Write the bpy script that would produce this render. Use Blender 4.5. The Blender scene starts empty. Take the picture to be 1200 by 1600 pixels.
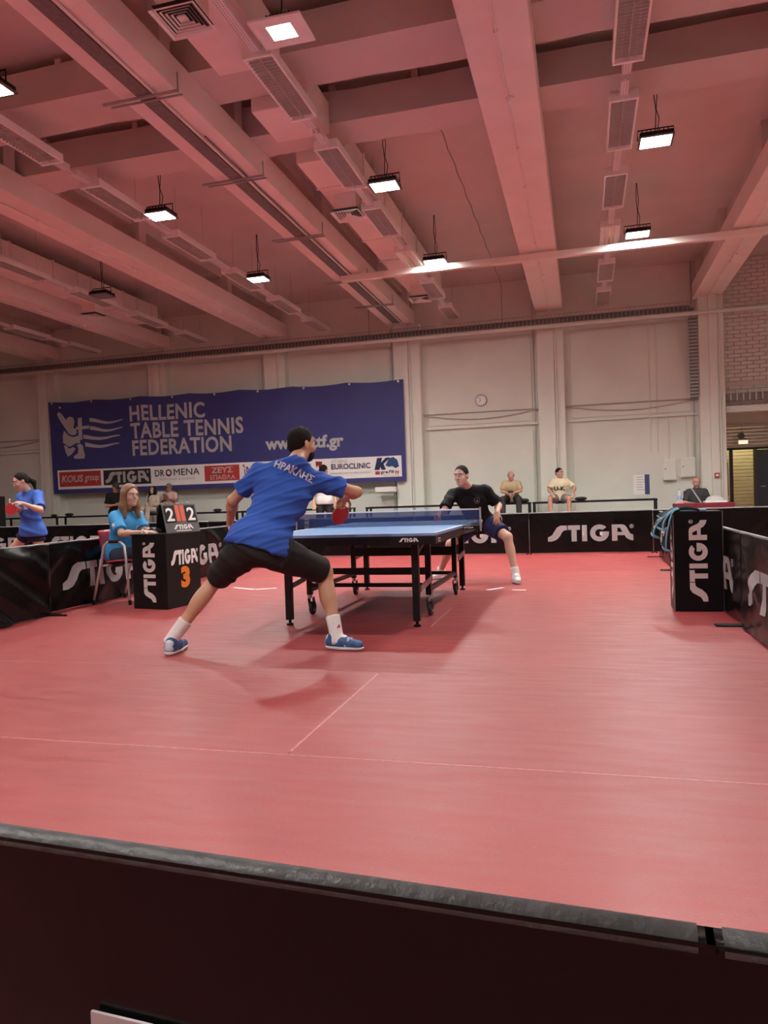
import bpy, bmesh, math, random
import numpy as np
from mathutils import Vector, Matrix

random.seed(7)
SC = bpy.context.scene
COL = SC.collection
PI = math.pi

# ------------------------------------------------------------------ camera
FPX, YAW, PITCH, ROLL, EYE = 1157.0, 0.2630, -0.0185, -0.0336, 1.0365
def cam_axes():
    cy, sy, cp, sp = math.cos(YAW), math.sin(YAW), math.cos(PITCH), math.sin(PITCH)
    f = Vector((-sy*cp, cy*cp, sp)); r = Vector((cy, sy, 0)); u = r.cross(f)
    cr, sr = math.cos(ROLL), math.sin(ROLL)
    return f, r*cr + u*sr, u*cr - r*sr
CF, CR, CU = cam_axes()
cd = bpy.data.cameras.new('camera'); cd.sensor_fit = 'VERTICAL'; cd.sensor_height = 36.0
cd.lens = FPX/1600*36.0; cd.clip_start = 0.02; cd.clip_end = 200
cam = bpy.data.objects.new('camera', cd); COL.objects.link(cam)
cam.matrix_world = Matrix(((CR.x, CU.x, -CF.x, 0), (CR.y, CU.y, -CF.y, 0), (CR.z, CU.z, -CF.z, EYE), (0, 0, 0, 1)))
SC.camera = cam

# ------------------------------------------------------------------ world, exposure
w = bpy.data.worlds.new('world'); SC.world = w; w.use_nodes = True
w.node_tree.nodes['Background'].inputs[0].default_value = (0.5, 0.5, 0.55, 1)
w.node_tree.nodes['Background'].inputs[1].default_value = 0.02
SC.view_settings.view_transform = 'Standard'; SC.view_settings.look = 'None'
SC.view_settings.gamma = 1.0; SC.view_settings.use_curve_mapping = False
SC.view_settings.exposure = 0.0
FLOOD = 750.0            # radiance of the flood lamps' glass
SC.cycles.max_bounces = 14; SC.cycles.diffuse_bounces = 8

def at(x, y, Y):
    """point seen at photo pixel x, y standing at hall depth Y"""
    d = CF + CR*((x-600)/FPX) - CU*((y-800)/FPX)
    t = Y/d.y
    return Vector((d.x*t, Y, EYE + d.z*t))

# ------------------------------------------------------------------ materials
MATS = {}
def mat(name, col, rough=0.5, metal=0.0, noise=None, bump=None, emit=None, spec=0.5, sheen=0, coat=0, alpha=1, stretch=(1, 1, 1)):
    """noise=(scale, dark fraction[, second colour]); bump=(scale, strength)"""
    if name in MATS: return MATS[name]
    m = bpy.data.materials.new(name); m.use_nodes = True
    nt = m.node_tree; b = nt.nodes['Principled BSDF']
    c4 = (*col, 1)
    b.inputs['Base Color'].default_value = c4
    b.inputs['Roughness'].default_value = rough
    b.inputs['Metallic'].default_value = metal
    b.inputs['Specular IOR Level'].default_value = spec
    if sheen: b.inputs['Sheen Weight'].default_value = sheen
    if coat: b.inputs['Coat Weight'].default_value = coat
    if alpha < 1: b.inputs['Alpha'].default_value = alpha
    if emit:
        b.inputs['Emission Color'].default_value = (*emit[0], 1); b.inputs['Emission Strength'].default_value = emit[1]
    if noise or bump:
        tc = nt.nodes.new('ShaderNodeTexCoord'); mp = nt.nodes.new('ShaderNodeMapping')
        mp.inputs['Scale'].default_value = stretch
        nt.links.new(tc.outputs['Object'], mp.inputs['Vector'])
    if noise:
        n = nt.nodes.new('ShaderNodeTexNoise'); n.inputs['Scale'].default_value = noise[0]; n.inputs['Detail'].default_value = 6
        nt.links.new(mp.outputs[0], n.inputs['Vector'])
        r = nt.nodes.new('ShaderNodeValToRGB')
        r.color_ramp.elements[0].position = 0.3; r.color_ramp.elements[1].position = 0.7
        c2 = noise[2] if len(noise) > 2 else tuple(a*(1-noise[1]) for a in col)
        r.color_ramp.elements[0].color = (*c2, 1); r.color_ramp.elements[1].color = c4
        nt.links.new(n.outputs['Fac'], r.inputs['Fac']); nt.links.new(r.outputs['Color'], b.inputs['Base Color'])
    if bump:
        n2 = nt.nodes.new('ShaderNodeTexNoise'); n2.inputs['Scale'].default_value = bump[0]; n2.inputs['Detail'].default_value = 5
        nt.links.new(mp.outputs[0], n2.inputs['Vector'])
        bp = nt.nodes.new('ShaderNodeBump'); bp.inputs['Strength'].default_value = bump[1]; bp.inputs['Distance'].default_value = 0.02
        nt.links.new(n2.outputs['Fac'], bp.inputs['Height']); nt.links.new(bp.outputs['Normal'], b.inputs['Normal'])
    MATS[name] = m
    return m

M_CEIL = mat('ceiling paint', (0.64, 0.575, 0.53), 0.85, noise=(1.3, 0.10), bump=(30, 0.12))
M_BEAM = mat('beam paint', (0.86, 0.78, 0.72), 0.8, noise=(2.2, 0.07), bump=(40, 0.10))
M_WALL = mat('wall paint', (0.745, 0.78, 0.70), 0.85, noise=(0.9, 0.10), bump=(25, 0.10))
M_PIL = mat('pilaster paint', (0.76, 0.79, 0.715), 0.8, noise=(1.5, 0.06))
M_BRICK = mat('painted brick', (0.70, 0.68, 0.62), 0.85, noise=(9, 0.12), bump=(60, 0.2))
M_MORTAR = mat('mortar', (0.36, 0.34, 0.31), 0.9, noise=(12, 0.2))
M_GALV = mat('galvanised steel', (0.55, 0.54, 0.52), 0.45, 0.6, noise=(14, 0.2))
M_DARKMETAL = mat('dark cable steel', (0.22, 0.205, 0.19), 0.6, 0.2, noise=(20, 0.3))
M_CABLE = mat('black cable', (0.03, 0.03, 0.03), 0.6)
M_WHITEM = mat('white enamel', (0.90, 0.90, 0.87), 0.4, noise=(5, 0.05))
M_LOUVRE = mat('louvre aluminium', (0.55, 0.56, 0.52), 0.45, 0.1, noise=(9, 0.1))
M_TUBE = mat('unlit glass tube', (0.86, 0.84, 0.80), 0.25)
M_BLACKM = mat('black powder coat', (0.009, 0.009, 0.010), 0.42, spec=0.3, noise=(20, 0.3))
M_CHROME = mat('brushed chrome', (0.72, 0.71, 0.70), 0.3, 0.45, noise=(30, 0.1))
M_WHITE = mat('white print', (0.88, 0.87, 0.86), 0.55, noise=(15, 0.04))
M_LETTER = mat('grey white print', (0.70, 0.68, 0.68), 0.5, noise=(8, 0.10))
M_CORR = mat('corridor brick', (0.66, 0.60, 0.42), 0.7, noise=(7, 0.12), bump=(40, 0.2))
M_SHUT = mat('grey slats', (0.60, 0.60, 0.57), 0.6, noise=(5, 0.08))
M_FLOORB = mat('floor base', (0.75, 0.35, 0.33), 0.6, noise=(3, 0.2))

def floor_material():
    m = bpy.data.materials.new('red sports mat'); m.use_nodes = True
    nt = m.node_tree; b = nt.nodes['Principled BSDF']; L = nt.links.new; b.inputs['Specular IOR Level'].default_value = 0.62
    tc = nt.nodes.new('ShaderNodeTexCoord')
    n1 = nt.nodes.new('ShaderNodeTexNoise'); n1.inputs['Scale'].default_value = 0.8; n1.inputs['Detail'].default_value = 5
    mp = nt.nodes.new('ShaderNodeMapping'); mp.inputs['Scale'].default_value = (0.6, 3.2, 1)
    L(tc.outputs['Object'], mp.inputs['Vector'])
    n2 = nt.nodes.new('ShaderNodeTexNoise'); n2.inputs['Scale'].default_value = 5; n2.inputs['Detail'].default_value = 8
    L(mp.outputs[0], n2.inputs['Vector']); L(tc.outputs['Object'], n1.inputs['Vector'])
    mx = nt.nodes.new('ShaderNodeMath'); mx.operation = 'ADD'
    L(n1.outputs['Fac'], mx.inputs[0]); L(n2.outputs['Fac'], mx.inputs[1])
    r = nt.nodes.new('ShaderNodeValToRGB')
    r.color_ramp.elements[0].position = 0.30; r.color_ramp.elements[1].position = 0.72
    r.color_ramp.elements[0].color = (0.275, 0.034, 0.036, 1); r.color_ramp.elements[1].color = (0.345, 0.055, 0.056, 1)
    hl = nt.nodes.new('ShaderNodeMath'); hl.operation = 'MULTIPLY'; hl.inputs[1].default_value = 0.5
    L(mx.outputs[0], hl.inputs[0]); L(hl.outputs[0], r.inputs['Fac']); L(r.outputs['Color'], b.inputs['Base Color'])
    # woven relief and scuffs
    mp2 = nt.nodes.new('ShaderNodeMapping'); mp2.inputs['Scale'].default_value = (60, 220, 60)
    L(tc.outputs['Object'], mp2.inputs['Vector'])
    n3 = nt.nodes.new('ShaderNodeTexNoise'); n3.inputs['Scale'].default_value = 1.0; n3.inputs['Detail'].default_value = 3
    L(mp2.outputs[0], n3.inputs['Vector'])
    bp = nt.nodes.new('ShaderNodeBump'); bp.inputs['Strength'].default_value = 0.22; bp.inputs['Distance'].default_value = 0.01
    L(n3.outputs['Fac'], bp.inputs['Height']); L(bp.outputs['Normal'], b.inputs['Normal'])
    rr = nt.nodes.new('ShaderNodeMapRange'); rr.inputs['From Min'].default_value = 0.3; rr.inputs['From Max'].default_value = 0.7
    rr.inputs['To Min'].default_value = 0.34; rr.inputs['To Max'].default_value = 0.50
    L(n2.outputs['Fac'], rr.inputs['Value']); L(rr.outputs[0], b.inputs['Roughness'])
    return m
M_MAT = floor_material()

# ------------------------------------------------------------------ builders
def tag(o, label=None, cat=None, group=None, kind=None):
    if label: o['label'] = label
    if cat: o['category'] = cat
    if group: o['group'] = group
    if kind: o['kind'] = kind
    return o
def thing(name, label, cat, loc=(0, 0, 0), rotz=0.0, group=None):
    o = bpy.data.objects.new(name, None); COL.objects.link(o); o.empty_display_size = 0.1
    o.location = loc; o.rotation_euler = (0, 0, rotz)
    o.matrix_basis = Matrix.Translation(Vector(loc)) @ Matrix.Rotation(rotz, 4, 'Z')
    return tag(o, label, cat, group)
def root_of(o):
    while o.parent: o = o.parent
    return o
def link_mesh(name, me, m, parent=None, world=True, smooth=False):
    o = bpy.data.objects.new(name, me); COL.objects.link(o)
    if m: me.materials.append(m)
    if parent:
        if world: me.transform(root_of(parent).matrix_basis.inverted())
        o.parent = parent
    if smooth: me.polygons.foreach_set('use_smooth', [True]*len(me.polygons))
    me.update()
    return o
def frame(d):
    d = Vector(d).normalized()
    a = Vector((0, 0, 1)) if abs(d.z) < 0.9 else Vector((1, 0, 0))
    x = a.cross(d).normalized(); return x, d.cross(x), d
class MB:
    def __init__(s): s.v = []; s.f = []
    def add(s, vs, fs):
        n = len(s.v); s.v += [tuple(p) for p in vs]; s.f += [tuple(i+n for i in q) for q in fs]; return s
    def box(s, x0, x1, y0, y1, z0, z1):
        return s.add([(x0,y0,z0),(x1,y0,z0),(x1,y1,z0),(x0,y1,z0),(x0,y0,z1),(x1,y0,z1),(x1,y1,z1),(x0,y1,z1)],
                     [(3,2,1,0),(4,5,6,7),(0,1,5,4),(1,2,6,5),(2,3,7,6),(3,0,4,7)])
    def bar(s, p, q, wx, wz, up=(0, 0, 1)):
        """rectangular bar from p to q, wx wide across, wz along up"""
        p, q = Vector(p), Vector(q); d = (q-p).normalized(); u = Vector(up)
        if abs(d.dot(u)) > 0.97: u = Vector((0, 1, 0)) if abs(d.y) < 0.9 else Vector((1, 0, 0))
        r = d.cross(u).normalized(); u = r.cross(d)
        c = [r*(-wx/2)-u*(wz/2), r*(wx/2)-u*(wz/2), r*(wx/2)+u*(wz/2), r*(-wx/2)+u*(wz/2)]
        return s.add([p+k for k in c]+[q+k for k in c], [(0,1,2,3),(7,6,5,4),(4,5,1,0),(5,6,2,1),(6,7,3,2),(7,4,0,3)])
    def tube(s, pts, r, n=8, r2=None, caps=True):
        pts = [Vector(p) for p in pts]; vs = []; fs = []
        m = len(pts)
        for i, p in enumerate(pts):
            d = (pts[min(i+1, m-1)]-pts[max(i-1, 0)])
            if d.length < 1e-9: d = Vector((0, 0, 1))
            if i == 0: x, y, _ = frame(d)
            else:
                dn = d.normalized(); x = (x - dn*x.dot(dn))
                x = x.normalized() if x.length > 1e-6 else frame(dn)[0]; y = dn.cross(x)
            rr = r if r2 is None else r + (r2-r)*i/(m-1)
            vs += [p + x*(rr*math.cos(2*PI*k/n)) + y*(rr*math.sin(2*PI*k/n)) for k in range(n)]
        for i in range(m-1):
            for k in range(n):
                a, b = i*n+k, i*n+(k+1) % n
                fs.append((a, b, b+n, a+n))
        if caps: fs += [tuple(range(n-1, -1, -1)), tuple(range((m-1)*n, m*n))]
        return s.add(vs, fs)
    def lathe(s, prof, c, axis=(0, 0, 1), n=16):
        x, y, d = frame(axis); c = Vector(c); vs = []; fs = []
        for r, h in prof: vs += [c + d*h + x*(r*math.cos(2*PI*k/n)) + y*(r*math.sin(2*PI*k/n)) for k in range(n)]
        for i in range(len(prof)-1):
            for k in range(n):
                a, b = i*n+k, i*n+(k+1) % n
                fs.append((a, b, b+n, a+n))
        fs += [tuple(range(n-1, -1, -1)), tuple(range((len(prof)-1)*n, len(prof)*n))]
        return s.add(vs, fs)
    def prism(s, pts, d):
        d = Vector(d); n = len(pts); pts = [Vector(p) for p in pts]
        fs = [tuple(range(n-1, -1, -1)), tuple(range(n, 2*n))] + [(i, (i+1) % n, (i+1) % n+n, i+n) for i in range(n)]
        return s.add(pts+[p+d for p in pts], fs)
    def grid(s, fn, nu, nv):
        vs = [fn(i/nu, j/nv) for j in range(nv+1) for i in range(nu+1)]
        return s.add(vs, [(j*(nu+1)+i, j*(nu+1)+i+1, (j+1)*(nu+1)+i+1, (j+1)*(nu+1)+i) for j in range(nv) for i in range(nu)])
    def build(s, name, m, parent=None, world=True, smooth=False, bevel=0.0, fix=True):
        me = bpy.data.meshes.new(name); me.from_pydata(s.v, [], s.f)
        if fix:
            bm = bmesh.new(); bm.from_mesh(me); bmesh.ops.recalc_face_normals(bm, faces=bm.faces); bm.to_mesh(me); bm.free()
        o = link_mesh(name, me, m, parent, world, smooth)
        if bevel:
            md = o.modifiers.new('bevel', 'BEVEL'); md.width = bevel; md.segments = 2; md.limit_method = 'ANGLE'
        return o
def struct(o): o['kind'] = 'structure'; return o
def copy_tree(o, parent=None):
    c = o.copy(); COL.objects.link(c); c.parent = parent
    for ch in list(o.children): copy_tree(ch, c)
    return c

# flat print: text and filled outlines laid on a plane O + u*U + v*V
def flat_mesh(cu, name, m, parent, O, U, V, box, world=True, depth=0.0015, warp=None, fine=0.06):
    tmp = bpy.data.objects.new('tmp', cu); COL.objects.link(tmp)
    me = bpy.data.meshes.new_from_object(tmp.evaluated_get(bpy.context.evaluated_depsgraph_get()))
    bpy.data.objects.remove(tmp); bpy.data.curves.remove(cu)
    n = len(me.vertices); co = np.empty(n*3); me.vertices.foreach_get('co', co); co = co.reshape(-1, 3)
    if box:
        u0, v0, bw, bh = box
        mn, mx = co.min(0), co.max(0)
        sx = bw/max(mx[0]-mn[0], 1e-6); sy = bh/max(mx[1]-mn[1], 1e-6)
        co[:, 0] = (co[:, 0]-mn[0])*sx+u0; co[:, 1] = (co[:, 1]-mn[1])*sy+v0
    O, U, V = Vector(O), Vector(U).normalized(), Vector(V).normalized(); N = U.cross(V)
    zz = co[:, 2:3]; zz = (zz > 0)*depth*2
    P = np.array(O) + co[:, :1]*np.array(U) + co[:, 1:2]*np.array(V) + zz*np.array(N)
    me.vertices.foreach_set('co', P.astype(np.float64).ravel())
    if warp is not None:
        bm = bmesh.new(); bm.from_mesh(me); bmesh.ops.remove_doubles(bm, verts=bm.verts, dist=1e-6)
        bmesh.ops.triangulate(bm, faces=bm.faces)
        for _ in range(3):
            ed = [e for e in bm.edges if e.calc_length() > fine]
            if not ed: break
            bmesh.ops.subdivide_edges(bm, edges=ed, cuts=1, use_grid_fill=False); bmesh.ops.triangulate(bm, faces=bm.faces)
        for v in bm.verts: v.co = warp(v.co)
        bm.to_mesh(me); bm.free()
    return link_mesh(name, me, m, parent, world)
def text(body, O, U, V, box, m, parent, bold=0.0, name='lettering', world=True, shear=0.0, warp=None, space=1.0, fine=0.06):
    cu = bpy.data.curves.new('t', 'FONT'); cu.body = body; cu.offset = bold; cu.extrude = 0.01; cu.shear = shear; cu.space_character = space
    cu.resolution_u = 3
    return flat_mesh(cu, name, m, parent, O, U, V, box, world, warp=warp, fine=fine)
def shape(loops, O, U, V, scale, m, parent, name='lettering', world=True, off=(0, 0), warp=None, slant=0.0):
    cu = bpy.data.curves.new('s', 'CURVE'); cu.dimensions = '2D'; cu.fill_mode = 'BOTH'; cu.extrude = 0.01
    for lp in loops:
        sp = cu.splines.new('POLY'); sp.points.add(len(lp)-1)
        for i, (a, b) in enumerate(lp): sp.points[i].co = ((a+b*slant)*scale[0]+off[0], b*scale[1]+off[1], 0, 1)
        sp.use_cyclic_u = True
    return flat_mesh(cu, name, m, parent, O, U, V, None, world, warp=warp)
def arc(cx, cy, rx, ry, a0, a1, n=14):
    return [(cx+rx*math.cos(math.radians(a0+(a1-a0)*i/n)), cy+ry*math.sin(math.radians(a0+(a1-a0)*i/n))) for i in range(n+1)]
def stiga_loops(reg=True):
    S = [(0, .02), (0, .27), (.26, .40), (.41, .64), (.55, .87), (.78, 1), (1.18, 1), (1.18, .71), (1.0, .70), (.88, .60), (.74, .34), (.52, .12), (.25, .02)]
    T = [(1.23, 1), (1.96, 1), (1.96, .72), (1.75, .72), (1.75, 0), (1.44, 0), (1.44, .72), (1.23, .72)]
    I = [(2.07, 0), (2.07, 1), (2.37, 1), (2.37, 0)]
    G = arc(3.11, .5, .56, .52, 42, 350, 26) + [(3.67, .58), (3.13, .58), (3.13, .36), (3.36, .36)] + arc(3.11, .5, .26, .24, 325, 50, 14)
    A = [(3.84, 0), (3.84, 1), (4.42, 1), (4.60, .95), (4.72, .80), (4.83, .55), (4.93, .42), (5.08, .36), (5.08, .0), (4.86, .06), (4.68, .18), (4.58, .34), (4.16, .34), (4.16, 0)]
    Ah = [(4.16, .54), (4.16, .80), (4.32, .80), (4.46, .54)]
    L = [S, T, I, G, A, Ah]
    if reg: L += [arc(5.0, .88, .12, .12, 0, 345, 14), arc(5.0, .88, .085, .085, 0, 345, 14), [(4.96, .82), (4.96, .94), (5.03, .94), (5.03, .89), (5.0, .87), (5.04, .82), (5.01, .82), (4.98, .87), (4.98, .82)]]
    return L

# ================================================================== THE HALL
WY = 19.0                                     # back wall
X0, X1, Y0 = -22.0, 7.0, -8.0                 # left wall, right wall, wall behind the camera
SLAB = 6.4
# floor: base slab and the red mat strips with open joints
floor = struct(MB().box(X0, X1, Y0, WY+6, -0.3, -0.003).build('floor', M_FLOORB))
JOINT_X = (-8.4, -1.2, 6.0)
ys = [2.8 + 1.45*k for k in range(-4, 12)]
xs = [X0+0.1] + list(JOINT_X) + [X1-0.05]
for j in range(len(ys)-1):
    xs = [X0+0.1] + (list(JOINT_X) if 2.7 < ys[j] < 3 or 5.6 < ys[j] < 6 else [-8.4]) + [X1-0.05]
    for i in range(len(xs)-1):
        y1 = min(ys[j+1], WY-0.02)
        if y1 <= ys[j]: continue
        MB().box(xs[i]+0.0012, xs[i+1]-0.0012, ys[j]+0.0012, y1-0.0012, -0.003, random.uniform(-0.0004, 0.0004)).build('floor_mat', M_MAT, floor)

M_WELD = mat('worn seam weld', (0.62, 0.26, 0.25), 0.5, noise=(30, 0.4))
for a, c2 in ((2.84, 4.2), (5.75, 6.7)): MB().box(-1.206, -1.194, a, c2, 0.0, 0.0009).build('seam_weld', M_WELD, floor)
for y in (2.8, 4.25): MB().box(-5.0, 1.0, y-0.003, y+0.003, 0.0, 0.0009).build('seam_weld', M_WELD, floor)
# ceiling slab raised between the two cross beams, shaped to deepen the shade there
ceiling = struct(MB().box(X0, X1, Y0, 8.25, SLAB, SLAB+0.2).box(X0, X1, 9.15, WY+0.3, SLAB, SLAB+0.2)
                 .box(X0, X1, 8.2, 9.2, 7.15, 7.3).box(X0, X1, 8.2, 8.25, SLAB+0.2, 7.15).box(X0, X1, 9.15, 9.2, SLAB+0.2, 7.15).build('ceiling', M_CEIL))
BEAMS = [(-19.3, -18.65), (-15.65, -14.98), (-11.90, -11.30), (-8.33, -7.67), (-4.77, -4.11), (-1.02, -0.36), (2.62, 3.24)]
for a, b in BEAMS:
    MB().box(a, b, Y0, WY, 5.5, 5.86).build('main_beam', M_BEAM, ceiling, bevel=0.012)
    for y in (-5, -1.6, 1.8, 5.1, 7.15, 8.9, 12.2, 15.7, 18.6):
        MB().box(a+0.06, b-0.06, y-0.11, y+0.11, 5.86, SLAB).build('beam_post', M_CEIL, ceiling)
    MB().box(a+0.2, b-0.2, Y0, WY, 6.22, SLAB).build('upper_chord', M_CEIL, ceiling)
for y0, y1 in ((7.55, 8.25), (9.12, 9.72), (0.2, 0.8), (-5, -4.4)):
    def cb(u, v, y0=y0, y1=y1):
        x = X0 + (X1-X0)*u
        return x
    n = 60; b = MB(); vs = []; fs = []
    for i in range(n+1):
        x = X0+(X1-X0)*i/n
        dz = 0.012*math.sin(x*2.1+y0)+0.008*math.sin(x*5.3)
        vs += [(x, y0+dz, 5.86+dz*0.6), (x, y1-dz, 5.86+dz*0.4), (x, y1, 6.26), (x, y0, 6.26+dz)]
    for i in range(n):
        for k in range(4):
            a = i*4+k; c = i*4+(k+1) % 4
            fs.append((a, c, c+4, a+4))
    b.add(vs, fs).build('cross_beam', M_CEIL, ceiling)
    for x in (-17, -13.4, -9.6, -7.4, -5.9, -3.0, -1.9, 0.6, 2.2, 4.9):
        MB().box(x-0.04, x+0.04, y0+0.1, y0+0.2, 6.25, SLAB).build('beam_hanger', M_BEAM, ceiling)

# back wall ----------------------------------------------------------
wall_back = struct(MB().box(X0, 3.26, WY, WY+0.3, 0, SLAB).box(3.26, X1, WY+0.15, WY+0.4, 2.84, SLAB).build('wall_back', M_WALL))
PIL = [(-19.25, -18.7), (-15.62, -15.0), (-11.88, -11.32), (-8.30, -7.68), (-4.66, -3.95), (-1.0, -0.36), (2.70, 3.26)]
for a, b in PIL:
    MB().box(a, b, WY-0.28, WY+0.02, 0, 5.5).build('pilaster', M_PIL, wall_back, bevel=0.02)
    MB().box(a+0.22, a+0.40, WY-0.34, WY-0.28, 0, 5.5).build('pilaster_rib', M_PIL, wall_back)
    MB().tube([(a+0.44, WY-0.33, 0.5), (a+0.44, WY-0.33, 5.5)], 0.022).build('conduit', M_WALL, wall_back)
    MB().tube([(a-0.10, WY-0.03, 0.0), (a-0.10, WY-0.03, SLAB)], 0.016).build('conduit', M_GALV, wall_back)
for i in range(len(PIL)-1):
    a, b = PIL[i][1], PIL[i+1][0]
    # shallow upper and lower panels leave a ledge at 2.8 m and a dark reveal by each pilaster
    MB().box(a+0.16, b-0.16, WY-0.035, WY+0.01, 2.86, 5.02).build('wall_panel', M_WALL, wall_back, bevel=0.006)
    MB().box(a+0.16, b-0.16, WY-0.05, WY+0.01, 0.0, 2.62).build('wall_panel', M_WALL, wall_back, bevel=0.006)
    MB().box(a+0.04, b-0.04, WY-0.085, WY+0.01, 2.765, 2.81).build('wall_ledge', M_PIL, wall_back, bevel=0.006)
    MB().tube([(a, WY-0.06, 3.16), (b, WY-0.06, 3.15)], 0.017).build('conduit', M_GALV, wall_back)
    pts = [(a+(b-a)*t, WY-0.07, 3.14-0.16*math.sin(PI*t)) for t in [k/12 for k in range(13)]]
    MB().tube(pts, 0.010, 6).build('hanging_cable', M_GALV, wall_back)
for x in (1.62, 1.78): MB().tube([(x, WY-0.045, 1.9), (x, WY-0.045, 5.0)], 0.018).build('conduit', M_WALL, wall_back)
MB().box(2.50, 2.68, WY-0.30, WY-0.24, 3.15, 5.05).build('cable_ladder', M_DARKMETAL, wall_back)
for k in range(24): MB().box(2.49, 2.69, WY-0.325, WY-0.30, 3.17+0.08*k, 3.195+0.08*k).build('ladder_rung', M_GALV, wall_back)
# brick infill high on the right, over the passage
bm0 = MB().box(0, 0.262, -0.03, 0.02, 0, 0.083).build('brick', M_BRICK, wall_back, bevel=0.004)
bmesh0 = bm0.data; first = True
for r in range(38):
    for c in range(8):
        x = 3.27 + 0.272*c - (0.136 if r % 2 else 0); z = 2.87+0.093*r
        if x < 3.1 or c == 7 and not r % 2: continue
        o = bm0 if first else bpy.data.objects.new('brick', bmesh0)
        if not first: COL.objects.link(o); o.parent = wall_back
        first = False; o.location = (x, WY+0.145+random.uniform(-.003, .003), z)
MB().box(3.2, X1, WY+0.146, WY+0.16, 2.84, SLAB).build('mortar_bed', M_MORTAR, wall_back)
MB().box(3.2, X1, WY-0.06, WY+0.2, 2.78, 2.92).build('lintel', M_PIL, wall_back)
MB().box(3.22, 4.9, WY-0.16, WY-0.10, 3.04, 3.20).build('cable_ladder', M_DARKMETAL, wall_back)
for k in range(13): MB().box(3.24+0.135*k, 3.27+0.135*k, WY-0.185, WY-0.16, 3.03, 3.21).build('ladder_rung', M_GALV, wall_back)
# the other walls
struct(MB().box(X0-0.3, X0, Y0, WY+0.3, 0, SLAB).build('wall_left', M_WALL))
struct(MB().box(X1, X1+0.3, Y0, WY+6, 0, SLAB).build('wall_right', M_WALL))
struct(MB().box(X0, X1, Y0-0.3, Y0, 0, SLAB).build('wall_front', M_WALL))

# cable basket with its bundle along the back wall, and the pale pipe under it
tray = thing('cable_basket', 'long dark wire cable basket running along the top of the back wall', 'cable tray', (0, WY-0.4, 5.2))
MB().box(X0, 2.6, WY-0.50, WY-0.36, 5.16, 5.20).build('cable_bundle', M_DARKMETAL, tray)
b = MB()
for k in range(3): b.tube([(X0+0.1, WY-0.44+0.05*k, 5.23+0.02*k), (2.5, WY-0.44+0.05*k, 5.23+0.02*k)], 0.035, 6)
b.build('cable_bundle', M_DARKMETAL, tray)
b = MB()
for k in range(240):
    x = -20.5+0.096*k
    b.bar((x, WY-0.56, 5.13), (x, WY-0.56, 5.33), 0.012, 0.012).bar((x, WY-0.56, 5.13), (x, WY-0.33, 5.13), 0.012, 0.012)
o = b.build('basket_wires', M_GALV, tray); o['kind'] = 'stuff'
MB().tube([(X0, WY-0.56, 5.335), (2.6, WY-0.56, 5.335)], 0.012, 6).build('basket_rim', M_GALV, tray)
o = MB().tube([(X0, WY-0.62, 5.05), (6.9, WY-0.62, 5.05)], 0.045, 10).build('wall_pipe', M_PIL, smooth=True)
tag(o, 'pale round pipe running the length of the wall under the cable basket', 'pipe')

# passage behind the lintel: shutter, yellow lit corridor, blue door
CY = 21.4
wall_passage = struct(MB().box(2.9, X1, CY, CY+0.12, 2.62, 3.4).box(2.7, 3.55, CY, CY+0.12, 0, 2.04).build('wall_passage', M_WALL))
struct(MB().box(3.0, 3.26, WY+0.2, CY, 0, 3.4).build('wall_passage_side', M_WALL))
struct(MB().box(3.0, X1, WY+0.1, CY+3.0, 3.4, 3.5).build('ceiling_passage', M_CEIL))
sh = thing('roller_shutter', 'grey slatted roller shutter half lowered over the corridor opening', 'shutter', (4.9, CY-0.05, 2.02))
for k in range(7): MB().box(3.3, 6.6, CY-0.06, CY-0.02, 2.06+0.088*k, 2.06+0.088*k+0.080).build('slat', M_SHUT, sh, bevel=0.008)
MB().box(3.3, 6.6, CY-0.08, CY, 2.0, 2.055).build('bottom_rail', mat('rubber strip', (0.02, 0.02, 0.02), 0.6), sh)
wc = struct(MB().box(3.3, 6.0, CY+1.6, CY+1.72, 0, 3.4).build('wall_corridor', M_MORTAR))
cb0 = None
for k in range(21):
    MB().box(3.35, 5.05, CY+1.565, CY+1.61, 0.01+0.1*k, 0.10+0.1*k).build('brick_course', M_CORR, wc, bevel=0.006)
MB().box(3.79, 3.87, CY+0.02, CY+0.1, 0, 2.05).build('door_post', mat('dark steel frame', (0.05, 0.05, 0.05), 0.5), wall_passage)
d1 = struct(MB().box(4.60, 5.6, CY+0.75, CY+0.80, 0, 2.02).build('door_1', mat('navy door', (0.022, 0.04, 0.075), 0.35, noise=(3, 0.2))))
MB().bar((4.68, CY+0.72, 1.02), (4.80, CY+0.72, 1.02), 0.02, 0.02).build('door_handle', M_CHROME, d1)
MB().box(4.52, 4.60, CY+0.70, CY+0.82, 0, 2.06).build('door_frame', mat('dark steel frame', (0.05, 0.05, 0.05), 0.5), d1)
o = thing('corridor_lamp', 'small round ceiling lamp lighting the yellow corridor', 'lamp', (4.3, CY+1.0, 3.38))
MB().lathe([(0.16, 0), (0.16, -0.05), (0.10, -0.08)], (4.3, CY+1.0, 3.398)).build('diffuser', mat('warm lamp glass', (1, .9, .7), 0.4, emit=((1, 0.84, 0.50), 150)), o)
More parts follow.
